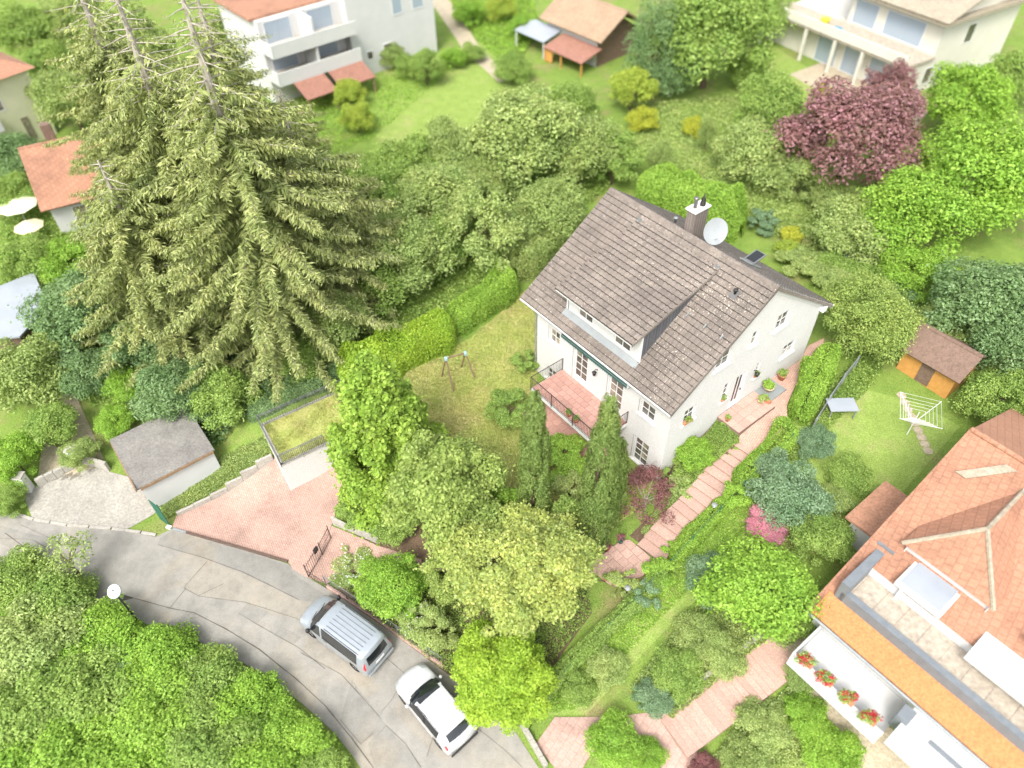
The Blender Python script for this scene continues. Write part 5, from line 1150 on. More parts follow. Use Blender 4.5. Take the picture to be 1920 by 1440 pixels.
pot('small cream pot at the corner of the entry platform', path_pt(1424, 758), .17, .32, MAT['cream_pot'], 'light', .3)
pot('brown trough planter on the entry platform edge', hw(12.75, 7.7, PZ+.012), .2, .24, MAT['terracotta'], 'mid', .25, shape='box')
pot('little terracotta pot at the left end of the entry platform', hw(12.35, 4.95, PZ+.012), .14, .2, MAT['terracotta'], 'mid', .2, 200)
pot('red glazed pot at the upper edge of the terrace', path_pt(1137, 1032), .2, .4, M('red_glaze', (.3, .05, .06), (.22, .04, .05), 4, .3), 'purple', .2, 300)
pot('green glazed pot at the top of the terrace', path_pt(1163, 1018), .18, .32, M('green_glaze', (.03, .14, .10), (.02, .1, .08), 4, .3), 'purple', .35, 400)
pot('small dark pot on the lower left terrace edge', path_pt(1135, 1088), .14, .2, MAT['terracotta'], 'mid', .25, 250)
for k, (lab, x) in enumerate((('left of two terracotta pots behind the balcony railing', 6.55), ('right of two terracotta pots behind the balcony railing', 7.15))): pot(lab, hw(x, -1.82, BZ+.006), .15, .2, MAT['terracotta'], 'mid', .3, 300)
for lab, h, fl in (('terracotta flower box on the sill of the left gable window', GH[7], None), ('flower pot with white blossom on the sill left of the door', GH[6], 'white_fl'), ('brown planter on the sill of the narrow window right of the door', GH[4], None)):
    pot(lab, hw(GWALL-.06, h[0]+.02, h[2]+.001), .135 if h[1]-h[0] < .7 else .2, .14, MAT['terracotta'], 'mid', .22, 200, 'sill', fl)
def wall_lamp(label, p, n):
    t = thing('wall_lantern', label, 'lamp', p); n = np.asarray(n)
    MB().tube([(0, 0, .1), n*.16 + np.array((0, 0, .22)), n*.24 + np.array((0, 0, .1))], .018, 6).build('arm', MAT['iron'], t)
    MB().lathe([(.03, -.22), (.09, -.18), (.11, .0), (.14, .02), (.06, .1), (.02, .14)], n*.24, 8).build('lantern', MAT['black'], t); MB().lathe([(.05, 0), (.05, .02)], (0, 0, .08), 8).build('wall_plate', MAT['iron'], t)
wall_lamp('black wall lantern between the two balcony doors', hw(6.35, FWALL, 6.55), -EY); wall_lamp('black wall lantern on the gable right of the entrance door', hw(GWALL, 7.28, 6.35), EX)
def path_lamp(label, px, py, tpy):
    b = G(px, py); h = max(.5, min(1.1, height_at(b, tpy))); t = thing('path_lamp', label, 'lamp', b); MB().tube([(0, 0, -.1), (0, 0, h-.22)], .035, 8).build('post', MAT['black'], t)
    MB().lathe([(.07, h-.24), (.08, h-.05)], (0, 0, 0), 10).build('lens', M('frosted_lens', (.6, .6, .58), (.55, .55, .53), 4, .4) if 'frosted_lens' not in bpy.data.materials else bpy.data.materials['frosted_lens'], t); MB().lathe([(.15, h-.05), (.15, h-.02), (.05, h+.02)], (0, 0, 0), 12).build('cap', MAT['zinc'], t)
path_lamp('black bollard lamp beside the middle of the steps', 1333, 968, 945); path_lamp('black bollard lamp below the terrace', 1173, 1122, 1100)
# boundary fence of green mesh on the right
ff = thing('boundary_fence', 'green wire fence with posts along the right boundary of the plot', 'fence')
fp = [G(*p) for p in ((1478,838),(1435,882),(1390,925),(1345,972),(1295,1025),(1245,1078),(1195,1132),(1140,1188),(1085,1245),(1030,1305),(985,1358))]; up = np.array((0, 0, 1.))
for i, p in enumerate(fp):
    MB().tube([p-up*.2, p+up*1.15], .03, 6).build('post', MAT['green_metal'], ff)
    if i:
        a, b = fp[i-1], p
        for k in (.08, .58, 1.08): MB().tube([a+up*k, b+up*k], .008, 4, caps=False).build('wire', MAT['green_metal'], ff)
        w = MB(); nn = int(np.linalg.norm(b-a)/.12)
        for q in range(nn): w.tube([a+(b-a)*q/nn+up*.08, a+(b-a)*q/nn+up*1.08], .006, 3, caps=False)
        o = w.build('mesh_wire', MAT['green_metal'], ff); o['kind'] = 'stuff'
# ------------------------------------------------------------------ neighbouring houses
MAT['orange_tile'] = BRICK('orange_clay_tile', (.355, .18, .112), (.315, .158, .098), (.26, .13, .08), .3, .35, YAW, .025, .4)
MAT['orange_new'] = M('new_orange_tile', (.46, .195, .075), (.41, .17, .065), 2, .8, fine=9)
MAT['tan_tile'] = M('tan_roof', (.33, .235, .155), (.28, .195, .13), .8, .85, fine=6)
MAT['brown_roof'] = M('brown_grey_roof', (.33, .29, .22), (.28, .24, .18), 1, .85, fine=6)
MAT['grey_roof'] = M('grey_fibre_roof', (.22, .21, .19), (.16, .15, .14), .9, .85, fine=8)
MAT['metal_roof'] = M('pale_metal_roof', (.40, .43, .48), (.36, .39, .44), 1, .4, metal=.3)
MAT['cream'] = M('cream_render', (.58, .565, .49), (.54, .525, .45), 1, .9)
MAT['paleyellow'] = M('pale_yellow_render', (.56, .56, .39), (.52, .52, .35), 1, .9)
MAT['bright_wall'] = M('bright_white_render', (.52, .52, .51), (.48, .49, .48), 1, .9)
MAT['parapet'] = M('grey_metal_parapet', (.20, .22, .24), (.16, .18, .195), 3, .5, metal=.2)
MAT['beige'] = M('beige_terrace', (.40, .35, .285), (.36, .31, .25), 1.2, .85, fine=4)
MAT['brown_wood'] = M('brown_boarding', (.20, .13, .10), (.14, .095, .07), 5, .85, fine=15)
MAT['orange_wood'] = M('orange_timber', (.55, .28, .08), (.45, .22, .06), 5, .8)
MAT['blueglass'] = GLASS('pale_window_glass', (.30, .36, .42), .1)
class Frame:
    """local axes u (along), v (depth), z for a building standing anywhere"""
    def __init__(s, o, u, zb=None): s.o = np.asarray(o, float)[:2]; s.u = np.asarray(u, float)[:2]; s.u = s.u/np.linalg.norm(s.u); s.v = np.array((-s.u[1], s.u[0])); s.z = th(*s.o) if zb is None else zb
    def rz(s): return math.atan2(s.u[1], s.u[0])
    def loc(s): return (s.o[0], s.o[1], s.z)
def opening(parent, name, face, a0, a1, z0, z1, d, axis='u', out=-1, glass=None, cols=1):
    """window on a wall at depth d: frame proud of the wall, pane set inside. axis 'u': wall runs along u at v = d"""
    def bx(a, b, c, e, f, g): return MB().box(a, b, c, e, f, g) if axis == 'u' else MB().box(c, e, a, b, f, g)
    lo, hi = (d-.05, d+.02) if out < 0 else (d-.02, d+.05); fr = MB()
    for (p, q, r, s) in ((a0-.08, a0, z0-.08, z1+.08), (a1, a1+.08, z0-.08, z1+.08), (a0, a1, z0-.08, z0), (a0, a1, z1, z1+.08)):
        b = bx(p, q, lo, hi, r, s); n = len(fr.v); fr.v += b.v; fr.f += [tuple(n+i for i in f) for f in b.f]
    o = fr.build(name, MAT['white'], parent); lo2, hi2 = (d-.02, d+.01) if out < 0 else (d-.01, d+.02)
    for k in range(cols): bx(a0+(a1-a0)*k/cols+.01, a0+(a1-a0)*(k+1)/cols-.01, lo2, hi2, z0, z1).build('pane', glass or MAT['glass'], o)
def gable_roof(parent, x0, x1, y0, y1, ze, rise, m, t=.15, name='roof'):
    ym = (y0+y1)/2
    for a, b in ((y0, ym), (y1, ym)):
        n = np.array((0, -(rise), (b-a))); n = n/np.linalg.norm(n)*np.sign(b-a)
        MB().prism([(x0, a, ze), (x1, a, ze), (x1, b, ze+rise), (x0, b, ze+rise)], n*t).build(name, m, parent)
    MB().tube([(x0, ym, ze+rise+t*.9), (x1, ym, ze+rise+t*.9)], .12, 6).build('ridge', m, parent)
def gable_walls(parent, x0, x1, y0, y1, h, rise, m, m2=None, zb=-1.0):
    ym = (y0+y1)/2
    for y in (y0, y1): MB().face([(x0, y, zb), (x1, y, zb), (x1, y, h), (x0, y, h)]).build('wall', m, parent)
    for x in (x0, x1): MB().face([(x, y0, zb), (x, y1, zb), (x, y1, h), (x, ym, h+rise*.98), (x, y0, h)]).build('gable_wall', m2 or m, parent)
# --- long bungalow with orange roof, lower right (stands parallel to the white house)
bz = 0.0
bg_ = thing('bungalow', 'large neighbouring house with orange tiled roof, roof terrace and white balcony', 'house', (0, 0, 0), YAW)
BXa, BXb, BYe, BYr, BZe, BZr = 22.1, 40.0, -1.2, 8.9, 4.5, 9.5
sl2 = (BZr-BZe)/(BYr-BYe)
def r2(y): return BZe + sl2*(y-BYe)
MB().prism([(BXa, 1.78, r2(1.78)), (BXb, 1.78, r2(1.78)), (BXb, BYr, BZr), (BXa, BYr, BZr)], (0, .1, -.2)).build('roof', MAT['orange_tile'], bg_)
MB().prism([(BXa, BYe, BZe), (22.9, BYe, BZe), (22.9, 1.78, r2(1.78)), (BXa, 1.78, r2(1.78))], (0, .1, -.2)).build('roof', MAT['orange_tile'], bg_)
MB().prism([(22.9, BYe, BZe), (BXb, BYe, BZe), (BXb, -.1, r2(-.1)), (22.9, -.1, r2(-.1))], (0, .1, -.2)).build('roof', MAT['orange_tile'], bg_)
MB().box(22.9, BXb, 1.76, 1.84, 5.0, r2(1.78)-.02).build('terrace_back_wall', MAT['bright_wall'], bg_)
MB().prism([(BXa, 2*BYr-BYe, BZe), (BXb, 2*BYr-BYe, BZe), (BXb, BYr, BZr), (BXa, BYr, BZr)], (0, -.1, -.2)).build('roof', MAT['orange_tile'], bg_)
MB().prism([(BXa+.2, BYe-.02, BZe+.03), (BXb, BYe-.02, BZe+.03), (BXb, -.05, r2(-.05)+.03), (BXa+.2, -.05, r2(-.05)+.03)], (0, 0, .05)).build('lower_tile_strip', MAT['orange_new'], bg_)
MB().tube([(BXa, BYr, BZr+.05), (BXb, BYr, BZr+.05)], .13, 8).build('ridge_cap', MAT['orange_tile'], bg_)
for (a, b) in (((BXa, BYe), (BXa, BYr)), ): MB().prism([(BXa-.04, BYe, BZe-.16), (BXa-.04, BYr, BZr-.16), (BXa-.04, BYr, BZr+.08), (BXa-.04, BYe, BZe+.08)], (.12, 0, 0)).build('verge', MAT['orange_tile'], bg_)
MB().face([(BXa+.35, BYe+.5, .5), (BXb, BYe+.5, .5), (BXb, BYe+.5, BZe), (BXa+.35, BYe+.5, BZe)]).build('wall', MAT['bright_wall'], bg_)
MB().face([(BXa+.35, BYe+.5, .5), (BXa+.35, 2*BYr-BYe-.5, .5), (BXa+.35, 2*BYr-BYe-.5, BZe), (BXa+.35, BYr, BZr-.25), (BXa+.35, BYe+.5, BZe)]).build('gable_wall', MAT['bright_wall'], bg_)
MB().tube([(BXa, BYe-.08, BZe-.05), (BXb, BYe-.08, BZe-.05)], .07, 8).build('gutter', MAT['zinc'], bg_)
# roof terrace
MB().box(22.95, 40, .05, 1.75, 5.0, 5.42).build('terrace_deck', MAT['beige'], bg_)
for k in range(14): MB().box(23.05+k*1.0, 23.05+k*1.0+.97, .22, 1.74, 5.42, 5.445).build('deck_slab', MAT['beige'], bg_)
MB().box(22.75, 40, -.12, .2, 4.9, 5.72).build('parapet', MAT['parapet'], bg_); MB().box(22.55, 22.95, -.12, 3.3, 5.0, 6.35).build('parapet', MAT['parapet'], bg_)
MB().box(22.4, 23.2, 2.7, 3.3, 5.6, 6.5).build('parapet', MAT['parapet'], bg_)
def hip_dormer(x0, x1, yf, ze, zt, yb):
    xm = (x0+x1)/2; A = (x0, yf, ze); B = (x1, yf, ze); T = (xm, yf+1.9, zt); Bk = (xm, yb, zt); a2 = (x0, yf+2.2, r2(yf+2.2)+.03); 
    yl = BYe + (ze-BZe)/sl2
    Cl, Cr = (x0, max(yl, yf+.1), ze), (x1, max(yl, yf+.1), ze)
    m = MB(); m.face((A, B, T)); m.face((B, Cr, Bk, T)); m.face((Cl, A, T, Bk)); m.build('dormer_roof', MAT['orange_tile'], bg_)
    MB().box(x0+.2, x1-.2, yf+.3, yf+.4, 5.2, ze).build('dormer_wall', MAT['bright_wall'], bg_)
    for P in ((A, T), (B, T), (T, Bk)): MB().tube([P[0], P[1]], .10, 6).build('hip_cap', MAT['brown_roof'], bg_)
    MB().prism([(x0+.2, yf+.2, r2(yf)+.0), (x0+.2, Cl[1], ze), (x0+.2, yf+.2, ze)], (.05, 0, 0)).build('dormer_cheek', MAT['bright_wall'], bg_)
    MB().prism([(x1-.2, yf+.2, r2(yf)+.0), (x1-.2, Cl[1], ze), (x1-.2, yf+.2, ze)], (.05, 0, 0)).build('dormer_cheek', MAT['bright_wall'], bg_)
hip_dormer(23.2, 27.3, 2.9, 7.25, 9.0, 8.0); hip_dormer(28.8, 33.4, 2.7, 7.25, 9.0, 8.0)
MB().box(24.0, 26.1, 1.5, 3.35, 6.35, 6.6).build('flat_canopy', MAT['bright_wall'], bg_); MB().box(24.15, 25.95, 1.65, 3.2, 6.6, 6.64).build('canopy_sheet', MAT['metal_roof'], bg_)
MB().box(27.6, 31.5, .9, 3.0, 6.1, 6.35).build('flat_canopy', MAT['bright_wall'], bg_)
MB().box(24.3, 24.45, 1.6, 1.75, 5.44, 6.35).build('post', MAT['white'], bg_)
# dark rooflight strip and chimney-like vent on the slope
MB().prism([(22.8, 7.0, r2(7.0)+.02), (23.3, 7.0, r2(7.0)+.02), (24.6, 8.4, r2(8.4)+.02), (24.1, 8.4, r2(8.4)+.02)], (0, -.05, .08)).build('snow_guard', MAT['brown_roof'], bg_)
# balcony in front
MB().box(23.0, 27.3, -3.0, -.72, 3.0, 3.2).build('balcony_floor', MAT['bright_wall'], bg_)
MB().box(23.0, 27.3, -3.12, -3.0, 2.9, 4.0).build('balcony_front', MAT['bright_wall'], bg_); MB().box(22.9, 23.0, -3.12, -.72, 2.9, 4.0).build('balcony_side', MAT['bright_wall'], bg_)
MB().box(27.5, 32, -3.4, -1.0, 4.1, 4.35).build('porch_canopy', MAT['bright_wall'], bg_); MB().box(28.6, 30.4, -2.2, -2.0, 4.35, 4.42).build('canopy_joint', MAT['parapet'], bg_)
MB().box(27.2, 27.7, -2.3, -1.6, 3.6, 4.6).build('downpipe_box', MAT['parapet'], bg_)
for k, lab in enumerate(('first geranium box on the white balcony, nearest the cream landing', 'second geranium box along the white balcony', 'third geranium box along the white balcony', 'last geranium box on the white balcony, next to the porch canopy')):
    t = thing('geranium_box', lab, 'flower box', hw(23.5+k*1.02, -3.06, 4.0)); MB().solid(tuple(-EX*.35-EY*.1), tuple(EX*.7), tuple(EY*.2), (0, 0, .16)).build('box', MAT['terracotta'], t, bevel=.01)
    for m_, n_ in (('mid', 350), ('red_fl', 260)):
        V, Q, c = cloud(.42, .3, .22, n_, .09, nseed(), 12, .45); o = link('foliage' if m_ == 'mid' else 'blossom', np_mesh('foliage', V, Q), LV[m_], t); o.location = (0, 0, .28)
MB().box(20.6, 22.0, 4.7, 7.6, 2.0, 4.4).build('side_annex_wall', MAT['bright_wall'], bg_); MB().box(20.3, 22.1, 4.4, 7.9, 4.4, 4.55).build('side_annex_roof', M('brown_tile', (.38, .2, .13), (.3, .16, .1), 1.5, .85, fine=7), bg_)
# --- steps and path of that house
ns = thing('neighbour_stairs', 'long flight of rose coloured steps beside the flower beds at lower right', 'stairs')
a, b = G(1262, 1388), G(1478, 1222); d = b-a; t = d[:2]/np.linalg.norm(d[:2]); n = np.array((-t[1], t[0])); N2 = 22
for k in range(N2):
    p, q = a[:2]+d[:2]*k/N2, a[:2]+d[:2]*(k+1.1)/N2; z = max(th(*(p-n*.95)), th(*(p+n*.95)), th(*(q-n*.95)), th(*(q+n*.95))) + .05
    MB().prism([(x[0], x[1], z-.25) for x in (p-n*.95, q-n*.95, q+n*.95, p+n*.95)], (0, 0, .25)).build('step', MAT['slab'], ns)
# --- neighbour's garage with grey roof, left
fr = Frame(at_z(258, 908, 3.1), at_z(395, 838, 3.1)-at_z(258, 908, 3.1)); g2 = thing('grey_roof_garage', 'white garage with weathered grey roof beside the concrete yard', 'garage', fr.loc(), fr.rz())
Lg = np.linalg.norm((at_z(395, 838, 3.1)-at_z(258, 908, 3.1))[:2]); Wg = np.linalg.norm((at_z(208, 830, 3.1)-at_z(258, 908, 3.1))[:2])*.98; hz = 3.1-fr.z
MB().box(0, Lg, 0, Wg, -1, hz-.3).build('wall', MAT['bright_wall'], g2); MB().prism([(-.2, -.15, hz-.28), (Lg+.1, -.15, hz-.28), (Lg+.1, Wg+.1, hz+.1), (-.2, Wg+.1, hz+.1)], (0, 0, .12)).build('roof', MAT['grey_roof'], g2)
MB().box(-.26, -.18, -.2, Wg+.1, hz-.3, hz-.05).build('verge', MAT['timber'], g2); MB().box(.0, Lg, -.2, -.12, hz-.4, hz-.2).build('gutter', MAT['timber'], g2)
MB().box(-.03, .02, .4, Wg-.4, -.2, hz-.7).build('garage_door', MAT['timber'], g2)
ww = thing('yard_wall', 'low brown retaining wall at the back of the concrete yard', 'wall')
for i, (p, q) in enumerate((((75,915),(140,880)), ((150,868),(205,885)))):
    a, b = G(*p), G(*q); d = b-a; nn = np.array((-d[1], d[0], 0)); nn /= np.linalg.norm(nn)
    for k in range(4): MB().solid(zup(a+d*(k+.01)/4, a[2]-.3), d*.245, nn*.2, (0, 0, 1.0)).build('wall_block', MAT['concrete'], ww, bevel=.02)
for lab, p in (('left white gate pillar of the concrete yard', (55,918)), ('right white gate pillar of the concrete yard', (150,868))):
    t = thing('gate_pillar', lab, 'pillar', G(*p)); MB().box(-.25, .25, -.25, .25, -.3, 1.3).build('shaft', MAT['white'], t, bevel=.02); MB().box(-.3, .3, -.3, .3, 1.3, 1.4).build('cap', MAT['concrete'], t, bevel=.02)
# --- metal roofed shed, far left
P = [at_z(x, y, 4.6) for x, y in ((-40,555), (65,513), (90,575), (38,634), (-40,640))]
sd = thing('metal_roof_shed', 'shed with pale blue grey metal roof at the left edge', 'shed', (P[2][0], P[2][1], th(*P[2][:2])))
o = np.array((P[2][0], P[2][1], sd.location.z)); MB().prism([p-o for p in P], (0, 0, .12)).build('roof', MAT['metal_roof'], sd); c = sum(P)/5
MB().prism([(c+(p-c)*.93)-o-(0, 0, 3.0) for p in P], (0, 0, 2.95)).build('wall', MAT['brown_wood'], sd)
# --- orange roofed house, left
fr = Frame(G(118, 440), G(196, 417)-G(118, 440)); h2 = thing('orange_roof_house', 'small house with faded orange roof and white wall left of the spruces', 'house', fr.loc(), fr.rz())
gable_walls(h2, 0, 6.2, 0, 8.0, 2.6, 2.6, MAT['bright_wall']); gable_roof(h2, -.5, 6.8, -.6, 8.6, 2.5, 2.9, MAT['orange_tile'])
opening(h2, 'window', 0, 1.5, 2.6, .9, 2.0, 0); opening(h2, 'window', 0, 3.8, 4.9, .9, 2.0, 0)
MB().box(1.4, 2.1, 5.6, 6.3, 4, 6.2).build('chimney', MAT['brown_wood'], h2)
# --- cream house behind it
fr = Frame(G(108, 250), G(0, 300)-G(108, 250)); fr.v = -fr.v
h3 = thing('cream_house', 'pale yellow house with terracotta roof at the upper left edge', 'house', (fr.o[0], fr.o[1], fr.z), math.atan2(fr.u[1], fr.u[0]))
MB().box(0, 12, -10, 0, -1, 6.2).build('wall', MAT['paleyellow'], h3)
A = [(-.6, .6, 6.1), (12.6, .6, 6.1), (12.6, -10.6, 6.1), (-.6, -10.6, 6.1)]; T1, T2 = (4, -5, 8.4), (9, -5, 8.4)
m = MB(); m.face((A[0], A[1], T2, T1)); m.face((A[1], A[2], T2)); m.face((A[2], A[3], T1, T2)); m.face((A[3], A[0], T1)); m.face(A[::-1]); m.build('roof', MAT['orange_tile'], h3)
opening(h3, 'window', 0, 3.2, 4.4, 3.6, 5.0, 0, 'u', 1); opening(h3, 'window', 0, 7, 8.2, 3.6, 5.0, 0, 'u', 1)
MB().box(4.5, 10.5, 0, 1.6, 2.6, 3.6).build('balcony', MAT['bright_wall'], h3); MB().box(1.8, 2.4, 0.0, .06, .4, 2.4).build('door', MAT['glass'], h3)
# --- white house, top centre
fr = Frame(G(670, 150), G(822, 96)-G(670, 150)); h4 = thing('modern_white_house', 'tall white house with balconies and terracotta lean-to at top centre', 'house', fr.loc(), fr.rz())
MB().box(0, 10.2, 0, 9, -1, 8.6).build('wall', MAT['bright_wall'], h4); MB().box(-.3, 10.5, -.3, 9.3, 8.6, 8.9).build('roof', MAT['brown_roof'], h4)
for a0, a1 in ((5.2, 6.3), (7.6, 8.9)): opening(h4, 'window', 0, a0, a1, 5.0, 6.7, 0, glass=MAT['blueglass'])
opening(h4, 'window', 0, 3.6, 4.6, 1.0, 2.5, 0); opening(h4, 'window', 0, 1.6, 2.2, 1.6, 2.3, 0)
MB().box(-8.6, 0, 1.0, 9, -1, 7.4).build('wing_wall', MAT['bright_wall'], h4); MB().box(-9, 0, 1.6, 9, 7.4, 7.6).build('wing_roof', MAT['orange_tile'], h4)
for z in (2.6, 5.1):
    b_ = MB().box(-8.8, -.02, -1.6, .98, z, z+.2).build('balcony_floor', MAT['beige'], h4); MB().box(-8.9, -.05, -1.75, -1.6, z-.1, z+1.1).build('balcony_front', MAT['bright_wall'], h4); MB().box(-9.0, -8.88, -1.75, 1.0, z-.1, z+1.1).build('balcony_side', MAT['bright_wall'], h4); MB().box(-4.6, -4.4, -1.6, 1.0, z+.2, z+2.4).build('partition', MAT['bright_wall'], h4)
    opening(h4, 'balcony_door', 0, -3.6, -1.0, z+.25, z+2.1, 1.0, glass=MAT['blueglass'], cols=2); opening(h4, 'balcony_door', 0, -8.0, -5.4, z+.25, z+2.1, 1.0, glass=MAT['blueglass'], cols=2)
for x0, x1 in ((-7.6, -4.4), (-3.9, -.1)):
    MB().prism([(x0, -3.9, 1.5), (x1, -3.9, 1.5), (x1, -1.7, 2.4), (x0, -1.7, 2.4)], (0, -.05, .1)).build('lean_to_roof', M('old_red_tile', (.30, .15, .11), (.25, .125, .09), 1.2, .85, fine=6) if 'old_red_tile' not in bpy.data.materials else bpy.data.materials['old_red_tile'], h4)
    MB().box(x0+.1, x0+.25, -3.8, -3.65, -.5, 1.5).build('post', MAT['timber'], h4); MB().box(x1-.25, x1-.1, -3.8, -3.65, -.5, 1.5).build('post', MAT['timber'], h4)
# --- cottage with tan roof
fr = Frame(G(1026, 86), G(1117, 126)-G(1026, 86)); h5 = thing('tan_roof_cottage', 'small white cottage with tan gable roof and terracotta porch', 'house', fr.loc(), fr.rz())
Lc = np.linalg.norm((G(1117, 126)-G(1026, 86))[:2]); gable_walls(h5, 0, Lc, 0, 5.6, 2.7, 1.8, MAT['bright_wall'], MAT['brown_wood']); gable_roof(h5, -.7, Lc+1.1, -.6, 6.4, 2.75, 2.1, MAT['tan_tile'])
opening(h5, 'window', 0, Lc*.6, Lc*.6+1.1, 1.1, 1.9, 0, glass=MAT['blueglass'])
MB().prism([(Lc*.35, -2.9, 1.3), (Lc+.8, -2.9, 1.3), (Lc+.8, -.05, 2.0), (Lc*.35, -.05, 2.0)], (0, -.04, .1)).build('porch_roof', bpy.data.materials['old_red_tile'], h5)
for x in (Lc*.36, Lc*.68, Lc+.6): MB().box(x, x+.12, -2.8, -2.68, -.5, 1.3).build('porch_post', MAT['orange_wood'], h5)
MB().box(Lc*.35, Lc*.5, -2.7, -2.6, 0, 1.3).build('porch_boarding', MAT['orange_wood'], h5)
MB().prism([(-2.4, -2.6, 1.6), (Lc*.3, -2.6, 1.6), (Lc*.3, -.05, 2.2), (-2.4, -.05, 2.2)], (0, -.02, .06)).build('canopy', MAT['metal_roof'], h5)
for x in (-2.3, Lc*.28): MB().box(x, x+.1, -2.5, -2.4, -.5, 1.6).build('canopy_post', MAT['white'], h5)
# --- large cream house, upper right
fr = Frame(G(1438, 72), G(1690, 185)-G(1438, 72)); h6 = thing('terraced_cream_house', 'large cream house with terraces and big windows at upper right', 'house', fr.loc(), fr.rz())
L6 = np.linalg.norm((G(1690, 185)-G(1438, 72))[:2]); W6 = 14.0
MB().box(0, L6, 0, W6, -1.5, 3.0).build('lower_wall', MAT['cream'], h6); MB().box(L6*.42, L6, 2.6, W6, 3.0, 6.2).build('upper_wall', MAT['cream'], h6); MB().box(0, L6*.42, 4.0, W6, 3.0, 6.0).build('upper_wall', MAT['bright_wall'], h6)
MB().box(-.2, L6+.2, -1.4, 2.6, 3.0, 3.25).build('terrace_floor', MAT['beige'], h6)
for x0, x1 in ((-.2, L6+.2),): MB().box(x0, x1, -1.5, -1.35, 3.25, 4.1).build('terrace_rail', MAT['cream'], h6)
MB().box(L6*.40, L6+.8, 1.6, W6+.8, 6.2, 6.5).build('flat_roof', MAT['brown_roof'], h6); MB().prism([(L6*.40, 1.6, 6.5), (L6+.8, 1.6, 6.5), (L6+.8, W6/2+1, 8.8), (L6*.40, W6/2+1, 8.8)], (0, 0, -.2)).build('roof', MAT['brown_roof'], h6)
MB().prism([(L6*.40, W6+.8, 6.5), (L6+.8, W6+.8, 6.5), (L6+.8, W6/2+1, 8.8), (L6*.40, W6/2+1, 8.8)], (0, 0, -.2)).build('roof', MAT['brown_roof'], h6)
MB().face([(L6+.02, 2.6, 6.2), (L6+.02, W6, 6.2), (L6+.02, W6/2+1.3, 8.6)]).build('gable', MAT['cream'], h6)
for a0, a1 in ((L6*.66, L6*.9), (L6*.45, L6*.6)): opening(h6, 'window', 0, a0, a1, 3.5, 5.6, 2.6, glass=MAT['blueglass'], cols=2)
for a0, a1 in ((L6*.38, L6*.52), (L6*.57, L6*.7), (L6*.75, L6*.93)): opening(h6, 'patio_door', 0, a0, a1, .1, 2.4, 0, glass=MAT['blueglass'], cols=2)
opening(h6, 'window', 0, 6.5, 7.6, 3.6, 5.2, L6, 'v', 1); opening(h6, 'window', 0, 2.2, 3.2, .8, 2.2, L6, 'v', 1)
for x in (.1, L6*.33, L6*.54, L6*.73, L6-.3): MB().box(x, x+.25, -1.45, -1.2, -1.5, 3.0).build('pillar', MAT['cream'], h6)
for lab, x, y, m_ in (('blue parasol base on the terrace of the cream house', L6*.5, -.5, 'bluep'), ('yellow cushion box on the terrace of the cream house', L6*.36, .6, 'yelp')):
    MAT.setdefault('bluep', M('blue_plastic', (.05, .25, .4), None, 3, .5)); MAT.setdefault('yelp', M('yellow_plastic', (.7, .6, .05), None, 3, .5))
    p = np.array(fr.loc()) + np.r_[fr.u*x + fr.v*y, 3.25]; t = thing('terrace_tub', lab, 'tub', p); MB().lathe([(.3, 0), (.45, .3), (.5, .5), (.4, .5)], (0, 0, 0), 12).build('shell', MAT[m_], t)
# --- parasol, play house, clothes dryer, stepping stones
def parasol(label, px, py, r, h, m):
    b = G(px, py); t = thing('parasol', label, 'parasol', b); MB().tube([(0, 0, -.1), (0, 0, h+.3)], .03, 6).build('pole', MAT['white'], t); m_ = MB(); k = 8
    rim = [(r*math.cos(6.283*i/k), r*math.sin(6.283*i/k), h-.25) for i in range(k)]
    for i in range(k): m_.face((rim[i], rim[(i+1) % k], (0, 0, h+.25)))
    m_.build('canopy', m, t); MB().lathe([(.3, 0), (.3, .08)], (0, 0, 0), 12).build('base', MAT['concrete'], t)
parasol('pale green parasol in the garden below the orange roofed house', 55, 425, 1.5, 2.2, M('pale_green_cloth', (.62, .66, .45), (.56, .6, .4), 2, .9)); parasol('cream parasol closest to the spruces, left garden', 70, 452, 1.1, 1.6, M('cream_cloth', (.7, .62, .4), (.62, .55, .35), 2, .9))
fr = Frame(G(1680, 690), EX); ph = thing('wooden_playhouse', 'small brown wooden garden hut with pitched roof behind the right lawn', 'hut', fr.loc(), fr.rz())
gable_walls(ph, 0, 3.2, 0, 2.6, 1.7, .8, MAT['orange_wood'], zb=-.5); gable_roof(ph, -.3, 3.5, -.4, 3.0, 1.65, 1.0, MAT['brown_wood'], .08); MB().box(1.2, 2.0, -.04, -.005, 0, 1.5).build('door', MAT['brown_wood'], ph)
b = G(1700, 815); cd = thing('clothes_dryer', 'rotary clothes dryer with white lines on the right lawn', 'clothes dryer', b); MB().tube([(0, 0, -.2), (0, 0, 1.9)], .03, 6).build('pole', MAT['white'], cd)
arms = [(1.5*math.cos(k*math.pi/2+.4), 1.5*math.sin(k*math.pi/2+.4), 2.1) for k in range(4)]
for a in arms: MB().tube([(0, 0, 1.0), a], .02, 5).build('arm', MAT['white'], cd)
w = MB()
for f_ in (.35, .5, .65, .8, .98):
    for k in range(4): w.tube([np.array(arms[k])*(f_, f_, 1)-(0, 0, (1-f_)*.6), np.array(arms[(k+1) % 4])*(f_, f_, 1)-(0, 0, (1-f_)*.6)], .012, 3, caps=False)
o = w.build('lines', MAT['white'], cd); o['kind'] = 'stuff'
ss = tag(empty('stepping_stone_path'), 'line of pale stepping stones across the right lawn', 'path')
for k in range(9):
    p = G(1690+k*6.2, 742+k*13); MB().lathe([(.28, -.05), (.28, .05), (.2, .06)], p, 7).build('stepping_stone', MAT['sand'], ss)
